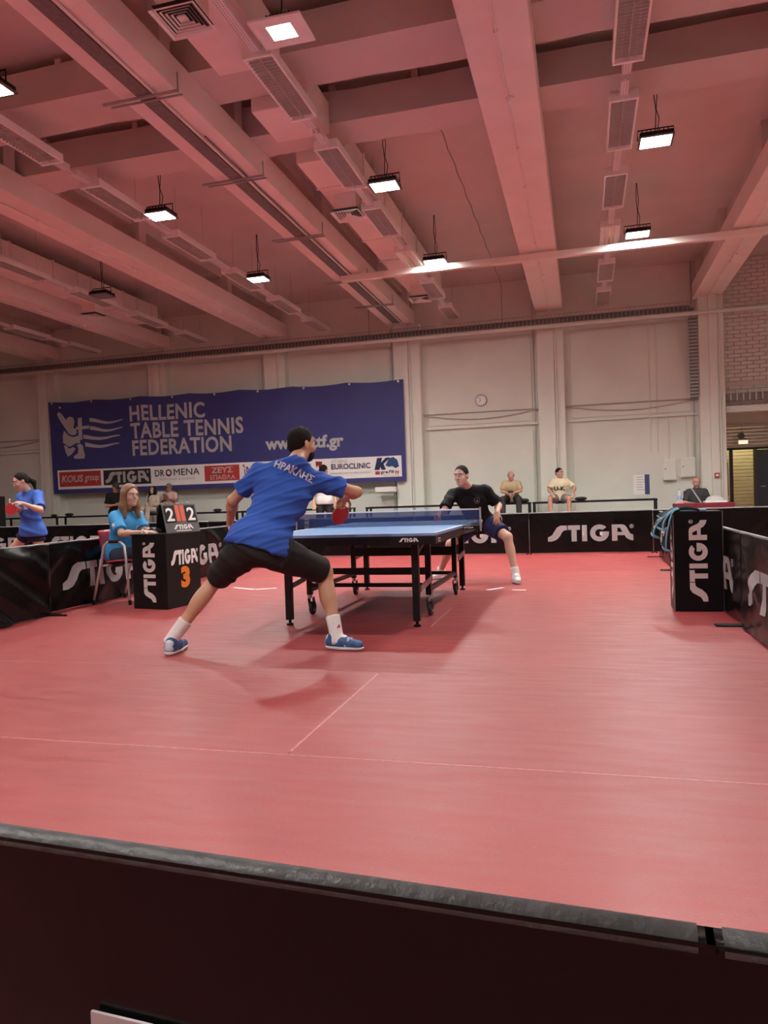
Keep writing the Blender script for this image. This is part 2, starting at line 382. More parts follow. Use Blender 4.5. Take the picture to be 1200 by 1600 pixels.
# ================================================================== CEILING FITTINGS
def lens_profile(m, power):
    """the lamp's lens throws its light mostly straight out of the glass"""
    nt = m.node_tree; b = nt.nodes['Principled BSDF']; g = nt.nodes.new('ShaderNodeNewGeometry'); L = nt.links.new
    d = nt.nodes.new('ShaderNodeVectorMath'); d.operation = 'DOT_PRODUCT'; L(g.outputs['Normal'], d.inputs[0]); L(g.outputs['Incoming'], d.inputs[1])
    a = nt.nodes.new('ShaderNodeMath'); a.operation = 'ABSOLUTE'; L(d.outputs['Value'], a.inputs[0])
    p = nt.nodes.new('ShaderNodeMath'); p.operation = 'POWER'; p.inputs[1].default_value = 0.65; L(a.outputs[0], p.inputs[0])
    k = nt.nodes.new('ShaderNodeMath'); k.operation = 'MULTIPLY'; k.inputs[1].default_value = FLOOD*power; L(p.outputs[0], k.inputs[0])
    L(k.outputs[0], b.inputs['Emission Strength']); m['lens'] = 1
def flood(x, y, z, label, lit=True, cord=True, wide=False, power=1.0):
    t = thing('flood_lamp', label, 'flood lamp', (x, y, z), 0.0, 'flood lamps hung from the ceiling')
    hw = 0.205 if not wide else 0.15; hy = 0.155 if not wide else 0.11
    MB().box(x-hw, x+hw, y-hy-0.01, y+hy+0.01, z+0.015, z+0.075).build('housing', M_BLACKM if not wide else M_DARKMETAL, t, bevel=0.01)
    b = MB()
    for k in range(7): b.box(x-hw+0.03+0.052*k*hw/0.205, x-hw+0.04+0.052*k*hw/0.205, y-0.11, y+0.11, z+0.075, z+0.115)
    b.build('cooling_fins', M_BLACKM, t)
    MB().tube([(x-hw-0.015, y, z+0.04), (x-hw-0.015, y, z+0.17), (x+hw+0.015, y, z+0.17), (x+hw+0.015, y, z+0.04)], 0.009, 6).build('yoke', M_BLACKM, t)
    fr = MB(); e = 0.26 if wide else 0.215; iy = 0.175 if not wide else 0.22
    gx = 0.022 if not wide else 0.03; fr.box(x-e, x-hw+gx, y-iy, y+iy, z, z+0.02).box(x+hw-gx, x+e, y-iy, y+iy, z, z+0.02)
    fr.box(x-hw+gx, x+hw-gx, y-iy, y-hy+0.005, z, z+0.02).box(x-hw+gx, x+hw-gx, y+hy-0.005, y+iy, z, z+0.02)
    fr.build('bezel', M_WHITEM if wide else M_DARKMETAL, t)
    gl = mat('lit flood glass %.2f' % power, (1, 1, 0.97), 0.3, emit=((1.0, 0.975, 0.93), FLOOD*power)) if lit else mat('unlit flood glass', (0.35, 0.36, 0.36), 0.15)
    if lit and 'lens' not in gl: lens_profile(gl, power)
    MB().box(x-hw+gx+0.001, x+hw-gx-0.001, y-hy+0.006, y+hy-0.006, z+0.002, z+0.012).build('glass', gl, t)
    pts = [(x, y, z+0.17), (x+0.012, y, z+0.4), (x-0.01, y, z+0.6), (x, y, SLAB+0.01)]
    MB().tube(pts, 0.007, 6).build('cord', M_CABLE, t)
    if cord:
        MB().tube([(x+0.02, y, z+0.12), (x+0.05, y+0.02, z+0.30), (x+0.015, y, z+0.42), (x+0.03, y, z+0.6), (x+0.01, y, SLAB)], 0.006, 6).build('cord', M_CABLE, t)
    return t
LX = {0: 1.03, 1: -2.62, 2: -6.18, 3: -9.75}
flood(-2.64, 6.67, 5.5, 'lit square flood lamp with a broad pale bezel, nearest the camera, above the cross beam', wide=True, cord=False, power=0.42)
flood(-2.62, 10.38, 5.5, 'lit flood lamp over the table, between the ceiling duct and the middle beam')
flood(-2.60, 14.02, 5.5, 'lit flood lamp just above the long pale rail, left of the middle beam')
flood(-6.18, 10.26, 5.5, 'lit flood lamp left of the wide beam that carries the dark cable strip')
flood(-6.17, 13.80, 5.5, 'lit flood lamp above the federation banner, second from the left')
flood(1.03, 10.23, 5.5, 'lit flood lamp at upper right on a tangled black cord')
flood(1.05, 13.81, 5.5, 'lit flood lamp at right hanging just above the long pale rail')
flood(-9.69, 13.68, 5.5, 'unlit black flood lamp hanging at the far left', lit=False)
flood(-5.95, 6.60, 5.5, 'lit flood lamp cut by the left edge of the picture', cord=False, power=0.42)
for x in (1.03, -2.62, -6.18):
    for y in (-0.6,): flood(x, y, 5.5, 'flood lamp behind the viewer over the %s of the court' % {1.03: 'right side', -2.62: 'middle', -6.18: 'left side'}[x], cord=False, power=1.0)
for y in (10.2, 13.8): flood(4.75, y, 5.5, 'flood lamp right of the frame over the right aisle, ' + ('near' if y < 12 else 'by the brick wall'), cord=False, power=0.5)
for x, y in ((-13.3, 10.2), (-9.75, 6.6)): flood(x, y, 5.5, 'unseen fill flood lamp added for the back wall, ' + ('near the left wall' if x < -12 else 'left of the frame'), cord=False, power=0.8)  # added out of view to brighten the left of the back wall
flood(1.03, 6.67, 5.5, 'flood lamp of the same grid right above the frame', cord=False, power=0.42)

# rows of unlit fluorescent fixtures with perforated trunking between them
def fixture(x, y, z=5.5, L=1.30, open_tubes=False):
    t = thing('fluorescent_fixture', '', 'ceiling light', (x, y, z))
    MB().box(-0.15, 0.15, 0, L, 0.05, 0.10).build('tray', M_WHITEM, t, world=False)
    for s in (-1, 1): MB().box(s*0.15-0.012, s*0.15+0.012, 0, L, 0.0, 0.10).build('side_rail', M_WHITEM, t, world=False, bevel=0.004)
    for yy in (0, L-0.02): MB().box(-0.16, 0.16, yy-0.01, yy+0.03, -0.01, 0.105).build('end_cap', M_WHITEM, t, world=False, bevel=0.006)
    for s in (-0.07, 0.07): MB().tube([(s, 0.03, 0.035), (s, L-0.03, 0.035)], 0.013, 8).build('tube', M_TUBE, t, world=False, smooth=True)
    if not open_tubes:
        b = MB(); n = 22
        for k in range(n): b.box(-0.14, 0.14, 0.05+k*(L-0.1)/n, 0.056+k*(L-0.1)/n, 0.0, 0.028)
        b.box(-0.004, 0.004, 0.02, L-0.02, -0.002, 0.03)
        b.build('louvre', M_LOUVRE, t, world=False)
    else:
        MB().box(-0.02, 0.02, 0.03, L-0.03, 0.03, 0.05).build('reflection_strip', mat('painted orange reflection', (0.75, 0.45, 0.28), 0.25, 0.8, noise=(4, .2)), t, world=False)  # orange reflection around the tubes, put into the strip's colour
    for yy in (0.2, L-0.2): MB().tube([(0.0, yy, 0.10), (0.0, yy, SLAB-z+0.005)], 0.004, 5).build('hanger', M_GALV, t, world=False)
    return t
def perf_mat():
    m = mat('perforated trunking', (0.72, 0.70, 0.68), 0.5, 0.1)
    nt = m.node_tree; b = nt.nodes['Principled BSDF']; tc = nt.nodes.new('ShaderNodeTexCoord')
    v = nt.nodes.new('ShaderNodeTexBrick'); v.inputs['Scale'].default_value = 18; v.offset = 0
    v.inputs['Color1'].default_value = (0.36, 0.33, 0.33, 1); v.inputs['Color2'].default_value = (0.36, 0.33, 0.33, 1); v.inputs['Mortar'].default_value = (0.82, 0.80, 0.78, 1)
    v.inputs['Mortar Size'].default_value = 0.12; v.inputs['Brick Width'].default_value = 0.5; v.inputs['Row Height'].default_value = 0.5
    nt.links.new(tc.outputs['Object'], v.inputs['Vector']); nt.links.new(v.outputs['Color'], b.inputs['Base Color'])
    return m
M_PERF = perf_mat()
FY = [6.95, 9.0, 11.08, 13.18, 15.30, 17.40]
ROWS = [(0.58, 'over the right half of the court', ['first', 'second', 'third', 'fourth', 'fifth', 'sixth']),
        (-3.03, 'beside the ceiling duct', ['first', 'second', 'third', 'fourth', 'fifth', 'sixth']),
        (-6.50, 'left of the wide beam', ['first', 'second', 'third', 'fourth', 'fifth', 'sixth']),
        (-10.05, 'in the bay of the unlit flood lamp', ['first', 'second', 'third', 'fourth', 'fifth', 'sixth']),
        (-13.5, 'in the leftmost bay by the wall', ['first', 'second', 'third', 'fourth', 'fifth', 'sixth'])]
protos = {False: fixture(0, 0), True: fixture(0, 0, open_tubes=True)}
used = {False: False, True: False}
for rx, where, nth in ROWS:
    for i, y in enumerate(FY):
        if rx < -9 and i < 2: continue
        op = (i == 3 and rx > -4)
        f = protos[op] if not used[op] else copy_tree(protos[op])
        used[op] = True
        f.location = (rx, y, 5.5)
        f.matrix_basis = Matrix.Translation((rx, y, 5.5))
        f['label'] = '%s unlit fluorescent fixture of the row %s' % (nth[i], where); f['category'] = 'ceiling light'
        f['group'] = 'fluorescent fixture rows'
    tr = thing('trunking', 'pale perforated trunking of the fixture row ' + where, 'cable trunking', (rx, 6, 5.6))
    for i in range(len(FY)-1):
        a, b2 = FY[i]+1.33, FY[i+1]-0.03
        if rx < -9 and i < 2: continue
        if i == 0:
            MB().box(rx-0.05, rx+0.05, a, a+0.25, 5.53, 5.60).build('channel', M_PERF, tr); MB().box(rx-0.05, rx+0.05, b2-0.3, b2, 5.53, 5.60).build('channel', M_PERF, tr)
            MB().tube([(rx, a+0.25, 5.55), (rx+0.04, a+0.32, 5.5), (rx-0.03, b2-0.36, 5.5), (rx, b2-0.3, 5.55)], 0.008, 6).build('jumper_cable', M_WHITEM, tr)
        else:
            MB().box(rx-0.05, rx+0.05, a, b2, 5.53, 5.60).build('channel', M_PERF, tr)
    if rx > -9: MB().box(rx-0.05, rx+0.05, 4.6, 6.92, 5.53, 5.60).build('channel', M_PERF, tr)

# air ducts with square diffusers
def duct(dx, label, ys, dl):
    t = thing('air_duct', label, 'air duct', (-3.37+dx, 10, 5.72))
    for a, b2 in ((-7.5, 7.5), (8.3, 9.1), (9.75, 16.9)):
        MB().box(-3.72+dx, -3.0+dx, a, b2, 5.72, 6.12).build('duct_section', M_BEAM, t, bevel=0.01)
    for k in range(6): MB().box(-3.74+dx, -2.98+dx, 10.6+1.2*k, 10.64+1.2*k, 5.70, 6.14).build('flange', M_BEAM, t)
    for y, lab in zip(ys, dl):
        d = thing('air_diffuser', lab, 'air vent', (-3.38+dx, y, 5.42), 0, 'square ceiling air diffusers')
        x = -3.38+dx
        MB().box(x-0.17, x+0.17, y-0.17, y+0.17, 5.48, 5.72).build('plenum', M_BEAM, d)
        for k in range(6):
            r0 = 0.225-0.036*k; r1 = r0-0.010 if k else r0-0.028; z = 5.425+0.003*k if k else 5.415
            b = MB()
            for sx, sy in ((1, 0), (-1, 0), (0, 1), (0, -1)):
                if sx: b.prism([(x+sx*r0, y-r0, z), (x+sx*r1, y-r1, z+0.014), (x+sx*r1, y+r1, z+0.014), (x+sx*r0, y+r0, z)], (0, 0, 0.004))
                else: b.prism([(x-r0, y+sy*r0, z), (x-r1, y+sy*r1, z+0.014), (x+r1, y+sy*r1, z+0.014), (x+r0, y+sy*r0, z)], (0, 0, 0.004))
            b.build('vane' if k else 'rim', M_WHITEM, d)
        MB().box(x-0.035, x+0.035, y-0.035, y+0.035, 5.455, 5.462).build('centre_plate', M_WHITEM, d)
        MB().box(x-0.2, x+0.2, y-0.2, y+0.2, 5.47, 5.474).build('dark_throat', M_BLACKM, d)  # black sheet standing in for the shade inside the diffuser
duct(0, 'pale rectangular air duct running along the ceiling right of the wide beam', (6.13, 11.05, 16.25),
     ('square air diffuser nearest the camera at the top of the picture', 'square air diffuser in the middle of the duct, below the second fixture', 'small square air diffuser at the far end of the duct'))
duct(-7.35, 'pale rectangular air duct in the far left bay of the ceiling', (14.8,), ('square air diffuser below the far left duct',))

# cable strip, brackets and pipes under the wide beam; conduits under the others
st = thing('cable_strip', 'dark steel cable channel fixed under the wide beam', 'cable tray', (-4.4, 8, 5.45))
MB().box(-4.53, -4.36, -2, 18.3, 5.455, 5.497).build('channel', M_DARKMETAL, st)
MB().tube([(-4.33, -2, 5.47), (-4.33, 18.3, 5.47)], 0.016, 8).build('pipe', M_BEAM, st)
MB().tube([(-4.29, 8.2, 5.48), (-4.30, 18.3, 5.48)], 0.010, 6).build('pipe', M_DARKMETAL, st)
for i, y in enumerate((5.0, 7.19, 9.38, 11.75, 14.4, 16.44)):
    b = MB()
    b.bar((-4.95, y-0.04, 5.44), (-4.03, y-0.04, 5.44), 0.025, 0.025).bar((-4.90, y+0.04, 5.44), (-4.03, y+0.04, 5.44), 0.018, 0.018)
    b.bar((-4.06, y, 5.44), (-4.06, y, 5.66), 0.014, 0.014)
    b.build('bracket', mat('grey bracket', (0.40, 0.38, 0.37), .5, .3), st)
for (a, c2), lab in zip(BEAMS[1:], ('leftmost', 'second', 'third', None, 'middle', 'right')):
    if lab is None: continue
    x = (a+c2)/2
    cobj = thing('ceiling_conduit', 'thin pipe with a small detector under the %s long beam' % lab, 'conduit', (x, 10, 5.47))
    MB().tube([(x, -2, 5.478), (x, 18.7, 5.478)], 0.012, 6).build('pipe', M_BEAM, cobj)
    for y in (8.55, 15.6):
        MB().lathe([(0.05, 0), (0.05, -0.02), (0.03, -0.05), (0.012, -0.06)], (x+0.02, y, 5.495), n=12).build('detector', M_WHITEM, cobj)
    for k in range(14): MB().box(x-0.02, x+0.02, 1.0+1.25*k, 1.03+1.25*k, 5.46, 5.499).build('clip', M_BEAM, cobj)
o = MB().box(-4.5, 6.9, 14.02, 14.14, 5.34, 5.46).build('ceiling_rail', M_BEAM, bevel=0.01)
tag(o, 'long pale rail crossing under the beams in front of two flood lamps', 'rail')
for (x, ya, yb, lab) in ((-1.85, 8.9, 18.9, 'right of the duct'), (-5.35, 5.5, 18.9, 'left of the wide beam')):
    pts = [(x+0.012*math.sin(k*1.7), ya+(yb-ya)*k/40, SLAB-0.03-0.012*abs(math.sin(k*0.9))) for k in range(41)] + [(x, WY-0.03, SLAB-0.1), (x, WY-0.03, 5.3)]
    o = MB().tube(pts, 0.008, 6).build('ceiling_cable', mat('grey cable', (0.30, 0.26, 0.25), .6))
    tag(o, 'loose dark cable clipped along the ceiling ' + lab, 'cable')

# ================================================================== COURT BARRIERS
M_VINYL = mat('black vinyl', (0.0045, 0.0042, 0.0045), 0.24, spec=0.22, noise=(3, 0.25), bump=(7, 0.25))
M_TOPLINE = mat('grey edge highlight', (0.32, 0.31, 0.31), 0.4, noise=(10, 0.15))  # paler than the cover: top edge highlight put into the colour
def barrier(p, q, label, logo=1, seed=0, folds=0.012, bottom_lift=0.0, both=False, h=0.70, group='black court barriers', near=False):
    """one barrier unit from p to q; the front (logo) side lies to the right of p->q when logo=1"""
    p = Vector((*p, 0)); q = Vector((*q, 0)); L = (q-p).length; d = (q-p)/L
    rz = math.atan2(d.y, d.x)
    t = thing('court_barrier', label, 'barrier', (p+q)/2, rz, group)
    rnd = random.Random(seed)
    ph = [rnd.uniform(0, 6.28) for _ in range(8)]; sl = [rnd.uniform(-1.6, 1.6) for _ in range(4)]; fr = [rnd.uniform(4, 11) for _ in range(4)]
    amp = [rnd.uniform(0.3, 1.0) for _ in range(4)]
    def disp(u, v):          # u along, v up 0..h
        k = min(1, (h-v)/0.12)*min(1, (L/2-abs(u))/0.06+0.05)
        s = 0
        for i in range(4):
            w_ = fr[i]*(u+sl[i]*v)+ph[i]
            s += amp[i]*max(0, math.sin(w_))**3
        s += 0.9*math.sin(2.2*u+ph[5])*(1-v/h)
        return folds*k*s
    T = 0.012; mg = -0.004 if near else 0.01
    def front(a, c): u = -L/2+mg+(L-2*mg)*a; v = 0.012+(h-0.012)*c; return (u, -T-disp(u, v), v + (bottom_lift*(1-c)*max(0, math.sin(3*u+ph[6]))))
    def back(a, c): u = L/2-mg-(L-2*mg)*a; v = 0.012+(h-0.012)*c; return (u, T+disp(-u, v)*0.8, v)
    b = MB().grid(front, 56, 18).grid(back, 40, 12)
    b.box(-L/2+mg, L/2-mg, -T, T, h-0.006, h)
    b.build('cover', M_VINYL, t, world=False, smooth=True, fix=False)
    MB().tube([(-L/2+0.008, 0, h-0.006), (L/2-0.008, 0, h-0.006)], 0.0135 if not near else 0.0125, 8 if not near else 16).build('top_tube', M_TOPLINE if not near else mat('dark vinyl rim', (0.05, 0.05, 0.05), 0.5, noise=(20, .3), bump=(40, .3)), t, world=False, smooth=True)
    for s in (-1, 1):
        MB().tube([(s*(L/2-0.012), 0, 0), (s*(L/2-0.012), 0, h-0.01)], 0.010, 8).build('post', M_BLACKM, t, world=False)
        MB().box(s*(L/2-0.03)-0.012, s*(L/2-0.03)+0.012, -0.20, 0.20, 0.0, 0.016).build('foot', M_BLACKM, t, world=False, bevel=0.004)
    sc = 0.272
    def warpf(c): return Vector((c.x, -T-0.004-disp(c.x, c.z), c.z))
    def warpb(c): return Vector((c.x, T+0.004+disp(c.x, c.z)*0.8, c.z))
    if logo:
        shape(stiga_loops(), (-5.08*sc/2, -T, 0.20), (1, 0, 0), (0, 0, 1), (sc, sc), M_LETTER, t, world=False, warp=warpf)
    if both:
        shape(stiga_loops(), (5.08*sc/2, T, 0.20), (-1, 0, 0), (0, 0, 1), (sc, sc), M_LETTER, t, world=False, warp=warpb)
    return t
UL = 2.01
FYB = 12.92
for i, x in enumerate((-4.93, -2.92, -0.91, 1.10, 3.11)):
    lab = ('black STIGA barrier at the far end, in the left corner behind the player in blue', 'black STIGA barrier at the far end, behind the playing table',
           'black STIGA barrier at the far end with its whole logo showing', 'black wrinkled barrier of the far row behind the towel box', 'black barrier of the far row at the right edge of the picture')[i]
    barrier((x, FYB), (x+UL, FYB), lab, seed=10+i, folds=0.010, bottom_lift=0.03 if i == 2 else 0, logo=1 if i < 3 else 0)
for i, y in enumerate((4.12, 6.13, 8.14, 10.15)):
    lab = ('creased black barrier at the left edge of the picture, nearest on the left side', 'black STIGA barrier behind the red umpire chair', 'black STIGA barrier just past the umpire table', 'black barrier at the far end of the left side row')[i]
    bx = (-5.06, -5.17, -5.17, -5.12)[i]; barrier((bx, y), (bx, y+UL), lab, seed=30+i, folds=(0.045, 0.022, 0.018, 0.01)[i], logo=(0, 1, 1, 1)[i])
for i, y in enumerate((1.94, 3.95, 5.96, 7.97, 9.98)):
    lab = ('black barrier on the right side outside the frame', 'black STIGA barrier at the right edge with stretched white letters', 'black STIGA barrier running back behind the towel box', 'black barrier of the right side row hidden behind the towel box', 'black barrier of the right side row meeting the far row')[i]
    if i: barrier((1.125, y+UL), (1.125, y), lab, seed=50+i, folds=0.014)
# neighbouring court on the left
for i, x in enumerate((-13.1, -11.09, -9.08, -7.07)):
    lab = ('black barrier of the next court, furthest left behind the girl', 'black STIGA barrier of the next court right behind the girl in blue', 'black barrier of the next court behind the umpire chair', 'black barrier of the next court beyond the scoreboard')[i]
    barrier((x, FYB+0.12), (x+UL, FYB+0.12), lab, seed=70+i, folds=0.012)
barrier((-11.9, 10.35), (-9.9, 10.35), 'low black STIGA barrier left of the girl\'s legs', seed=80)
# the barrier in front of the viewer, seen from behind
nb = barrier((0.082, 0.592), (-1.925, 0.733), 'near black barrier filling the bottom of the picture', seed=90, folds=0.0015, logo=0, near=True)
p_ = Vector((-0.51, 0.66, 0.51))
shape([[(0, 0), (0, .13), (.12, .13), (.12, 0)]], (-0.4455, 0.0170, 0.415), (-1, 0, 0), (0, 0, 1), (1, 1), mat('mauve white label', (0.36, 0.31, 0.32), 0.6, noise=(20, .1)), nb, name='label_patch', world=False)
barrier((2.09, 0.451), (0.084, 0.592), 'next near black barrier at the lower right corner, joined at a crimp', seed=91, folds=0.0015, logo=0, near=True)

# ================================================================== TABLE
M_BLUE = mat('blue table top', (0.19, 0.37, 0.68), 0.28, noise=(4, 0.05), bump=(150, 0.05))
M_TAPE = mat('white line paint', (0.85, 0.85, 0.86), 0.45, noise=(20, 0.05))
TX, TY, TN = -1.858, 6.937, 5.567
tb = thing('table_tennis_table', 'blue table tennis table on a black wheeled frame in the middle of the court', 'table', (TX, TY, 0))
for s, nm in ((-1, 'near'), (1, 'far')):
    ya, yb = (TN, TY-0.004) if s < 0 else (TY+0.004, TY+1.37)
    half = MB().box(TX-0.7625, TX+0.7625, ya, yb, 0.738, 0.76).build('table_half', M_BLUE, tb, bevel=0.003)
    ln = MB()
    for x in (-0.7625, 0.7425): ln.box(TX+x, TX+x+0.02, ya, yb, 0.7595, 0.7608)
    e = ya if s < 0 else yb-0.02
    ln.box(TX-0.74, TX+0.74, e, e+0.02, 0.7595, 0.7608).box(TX-0.0015, TX+0.0015, ya+0.02, yb-0.02, 0.7595, 0.7608)
    ln.build('white_lines', M_TAPE, half)
    ap = MB().box(TX-0.7625, TX-0.7325, ya, yb, 0.672, 0.738).box(TX+0.7325, TX+0.7625, ya, yb, 0.672, 0.738)
    e2 = ya if s < 0 else yb-0.03
    ap.box(TX-0.7325, TX+0.7325, e2, e2+0.03, 0.672, 0.738).box(TX-0.7325, TX+0.7325, (yb-0.03) if s < 0 else ya, yb if s < 0 else ya+0.03, 0.69, 0.738)
    ap.build('apron', M_BLACKM, half, bevel=0.004)
LEG = 0.028
XA, XB = -1.31, -2.405
for x in (XA, XB):
    sx = 1 if x == XA else -1
    for y in (5.78, 8.09):
        MB().box(x-LEG, x+LEG, y-LEG, y+LEG, 0.045, 0.70).build('leg', M_BLACKM, tb, bevel=0.004)
        MB().lathe([(0.030, 0), (0.030, 0.014), (0.012, 0.020), (0.012, 0.05)], (x, y, 0)).build('levelling_foot', M_BLACKM, tb)
    for y, iy in ((6.27, 1), (7.60, -1)):
        MB().box(x-0.024, x+0.024, y-0.024, y+0.024, 0.19, 0.70).build('leg', M_BLACKM, tb, bevel=0.004)
        # caster
        MB().lathe([(0.022, 0), (0.022, 0.06)], (x+0.01*sx, y+0.02, 0.155)).build('caster_stem', M_GALV, tb)
        for k in (-1, 1): MB().bar((x+k*0.022, y+0.02, 0.16), (x+k*0.022, y+0.055, 0.06), 0.008, 0.045, up=(0, 1, 0.4)).build('caster_fork', M_BLACKM, tb)
        wh = MB().lathe([(0.040, -0.017), (0.060, -0.014), (0.064, -0.006), (0.064, 0.006), (0.060, 0.014), (0.040, 0.017)], (x, y+0.055, 0.064), axis=(1, 0, 0), n=24).build('wheel', mat('wheel rubber', (0.02, 0.02, 0.02), 0.5, noise=(9, .3)), tb, smooth=False)
        MB().lathe([(0.030, -0.02), (0.030, 0.02)], (x, y+0.055, 0.064), axis=(1, 0, 0), n=16).build('hub', M_GALV, wh)
    MB().bar((x, 6.27, 0.235), (x, 7.60, 0.235), 0.03, 0.04).build('side_rail', M_BLACKM, tb)
    MB().bar((x+0.035*sx, 5.80, 0.30), (x+0.035*sx, 6.25, 0.34), 0.012, 0.05).build('folding_link', mat('grey link steel', (0.30, 0.24, 0.24), 0.4, 0.3), tb)
    MB().bar((x+0.035*sx, 7.64, 0.38), (x+0.035*sx, 8.07, 0.42), 0.012, 0.05).build('folding_link', mat('grey link steel', (0.30, 0.24, 0.24), 0.4, 0.3), tb)
    MB().bar((x, 5.80, 0.56), (x, 6.25, 0.69), 0.012, 0.03).build('brace', M_BLACKM, tb)
    MB().bar((x, 8.07, 0.56), (x, 7.62, 0.69), 0.012, 0.03).build('brace', M_BLACKM, tb)
for y, z, th in ((6.27, 0.40, 0.055), (6.27, 0.275, 0.035), (7.60, 0.47, 0.09), (7.60, 0.24, 0.035)):
    MB().box(XB, XA, y-0.015, y+0.015, z-th/2, z+th/2).build('crossbar', M_BLACKM, tb, bevel=0.003)
shape(stiga_loops(False), (TX+0.475, TN-0.0005, 0.692), (1, 0, 0), (0, 0, 1), (0.0295, 0.031), M_WHITE, tb)
o = shape([[(0, 0), (.075, 0), (.075, .03), (0, .03)]], (TX+0.763, TN+0.10, 0.685), (0, 1, 0), (0, 0, 1), (1, 1), M_WHITE, tb, name='approval_label')
text('ITTF', (TX+0.7648, TN+0.115, 0.692), (0, 1, 0), (0, 0, 1), (0, 0, .045, .016), M_BLACKM, tb)

# net
nt_ = thing('table_net', 'dark blue table tennis net with a white top band stretched across the table', 'net', (TX, TY, 0.76))
def net_mat():
    m = mat('net mesh', (0.02, 0.045, 0.16), 0.7)
    nt = m.node_tree; b = nt.nodes['Principled BSDF']; tc = nt.nodes.new('ShaderNodeTexCoord')
    br = nt.nodes.new('ShaderNodeTexBrick'); br.offset = 0; br.inputs['Scale'].default_value = 1.0
    br.inputs['Brick Width'].default_value = 0.0125; br.inputs['Row Height'].default_value = 0.0125; br.inputs['Mortar Size'].default_value = 0.0021
    br.inputs['Color1'].default_value = (0.62,)*3+(1,); br.inputs['Color2'].default_value = (0.62,)*3+(1,); br.inputs['Mortar'].default_value = (1, 1, 1, 1)
    mp = nt.nodes.new('ShaderNodeMapping'); mp.inputs['Rotation'].default_value = (PI/2, 0, 0)
    nt.links.new(tc.outputs['Object'], mp.inputs['Vector']); nt.links.new(mp.outputs[0], br.inputs['Vector'])
    nt.links.new(br.outputs['Color'], b.inputs['Alpha'])
    return m
XL, XR = TX-0.915, TX+0.915
MB().grid(lambda a, c: (XL+(XR-XL)*a, TY+0.002*math.sin(9*a), 0.762+0.1385*c), 30, 3).build('net_mesh', net_mat(), nt_, fix=False)
MB().box(XL, XR, TY-0.006, TY+0.006, 0.900, 0.9135).build('top_band', M_TAPE, nt_)
for s, x in ((-1, XL), (1, XR)):
    MB().tube([(x+s*0.008, TY, 0.70), (x+s*0.008, TY, 0.925)], 0.009, 8).build('net_post', M_GALV, nt_)
    MB().bar((x, TY, 0.735), (x-s*0.20, TY, 0.735), 0.05, 0.035).build('clamp_arm', M_BLACKM, nt_)
    MB().bar((x-s*0.02, TY, 0.70), (x-s*0.19, TY, 0.655), 0.03, 0.02).build('clamp_lever', M_BLACKM, nt_)
    MB().box(x-s*0.10-0.05, x-s*0.10+0.05, TY-0.028, TY-0.024, 0.722, 0.750).build('maker_label', M_BLACKM, nt_)
    text('STIGA', (x-s*0.10-0.045, TY-0.0285, 0.728), (1, 0, 0), (0, 0, 1), (0, 0, 0.09, 0.016), M_WHITE, nt_, bold=0.01)
b = MB().lathe([(0.02*math.sin(PI*k/10), -0.02*math.cos(PI*k/10)) for k in range(11)], (0, 0, 0), n=16)
ball = b.build('table_tennis_ball', mat('celluloid', (0.82, 0.80, 0.70), 0.4), smooth=True); ball.location = at(542, 804, 6.80)
tag(ball, 'small off-white ball in flight just above the net', 'ball')

# white tape marks on the floor
for i, (px, lab) in enumerate((((365, 918, 397, 921), 'thin white tape strip left of the table'), ((400, 921, 432, 919), 'second thin white tape strip left of the table'), ((762, 922, 787, 918), 'short slanting white tape strip right of the table'), ((800, 922, 822, 922), 'short white tape strip by the white shoe'))):
    def gp(x, y):
        d = CF + CR*((x-600)/FPX) - CU*((y-800)/FPX); t = -EYE/d.z
        return Vector((d.x*t, d.y*t, 0.0012))
    a, c = gp(px[0], px[1]), gp(px[2], px[3])
    o = MB().bar(a, c, 0.05, 0.0012).build('tape_strip', M_TAPE); tag(o, lab, 'tape', 'tape marks on the floor')
# ================================================================== BANNER
M_NAVY = mat('navy banner cloth', (0.040, 0.046, 0.205), 0.6, noise=(2, 0.12), bump=(3, 0.2))
M_BWHITE = mat('banner white', (0.88, 0.87, 0.86), 0.6, noise=(6, 0.05))
M_BRED = mat('banner red', (0.46, 0.045, 0.035), 0.6, noise=(6, 0.05))
M_BBLACK = mat('banner black', (0.02, 0.02, 0.022), 0.6, noise=(6, 0.05))
M_BGREY = mat('banner grey', (0.45, 0.44, 0.44), 0.6)
M_BBLUE = mat('banner dark blue', (0.045, 0.07, 0.19), 0.6)
BY = WY-0.375
TLb, BLb, TRb, BRb = at(79, 629, BY), at(87, 772, BY), at(632, 593, BY), at(634, 752, BY)
BX0, BX1, BZ0, BZ1 = -15.08, -4.38, 1.47, 4.15
TLb = Vector((BX0-0.03, BY, 4.19)); TRb = Vector((BX1, BY, 4.08)); BLb = Vector((BX0+0.02, BY, 1.49)); BRb = Vector((BX1+0.0, BY, 1.465))
BW, BH = 10.7, 2.6
def bn(u, v, n=0.0):
    """banner point: u 0..1 left to right, v 0..1 bottom to top, with its ripples"""
    p = BLb.lerp(BRb, u).lerp(TLb.lerp(TRb, u), v)
    x = u*BW; y = v*BH
    rip = 0.030*math.sin(1.9*x+0.8*y)*v + 0.018*math.sin(4.1*x-1.7*y)*v*v + 0.05*max(0, v-0.75)*math.sin(6.2*x)
    sag = -0.035*v*v*abs(math.sin(PI*u*7))
    return Vector((p.x, p.y-0.03-rip-n, p.z+sag))
banner = thing('banner', 'long navy federation banner with white lettering hung across the back wall', 'banner', ((BX0+BX1)/2, BY, 1.5))
MB().grid(lambda a, c: bn(a, c), 150, 24).build('cloth', M_NAVY, banner, smooth=True, fix=False)
MB().grid(lambda a, c: bn(1-a, c, -0.01), 40, 8).build('cloth_back', M_NAVY, banner, smooth=True, fix=False)
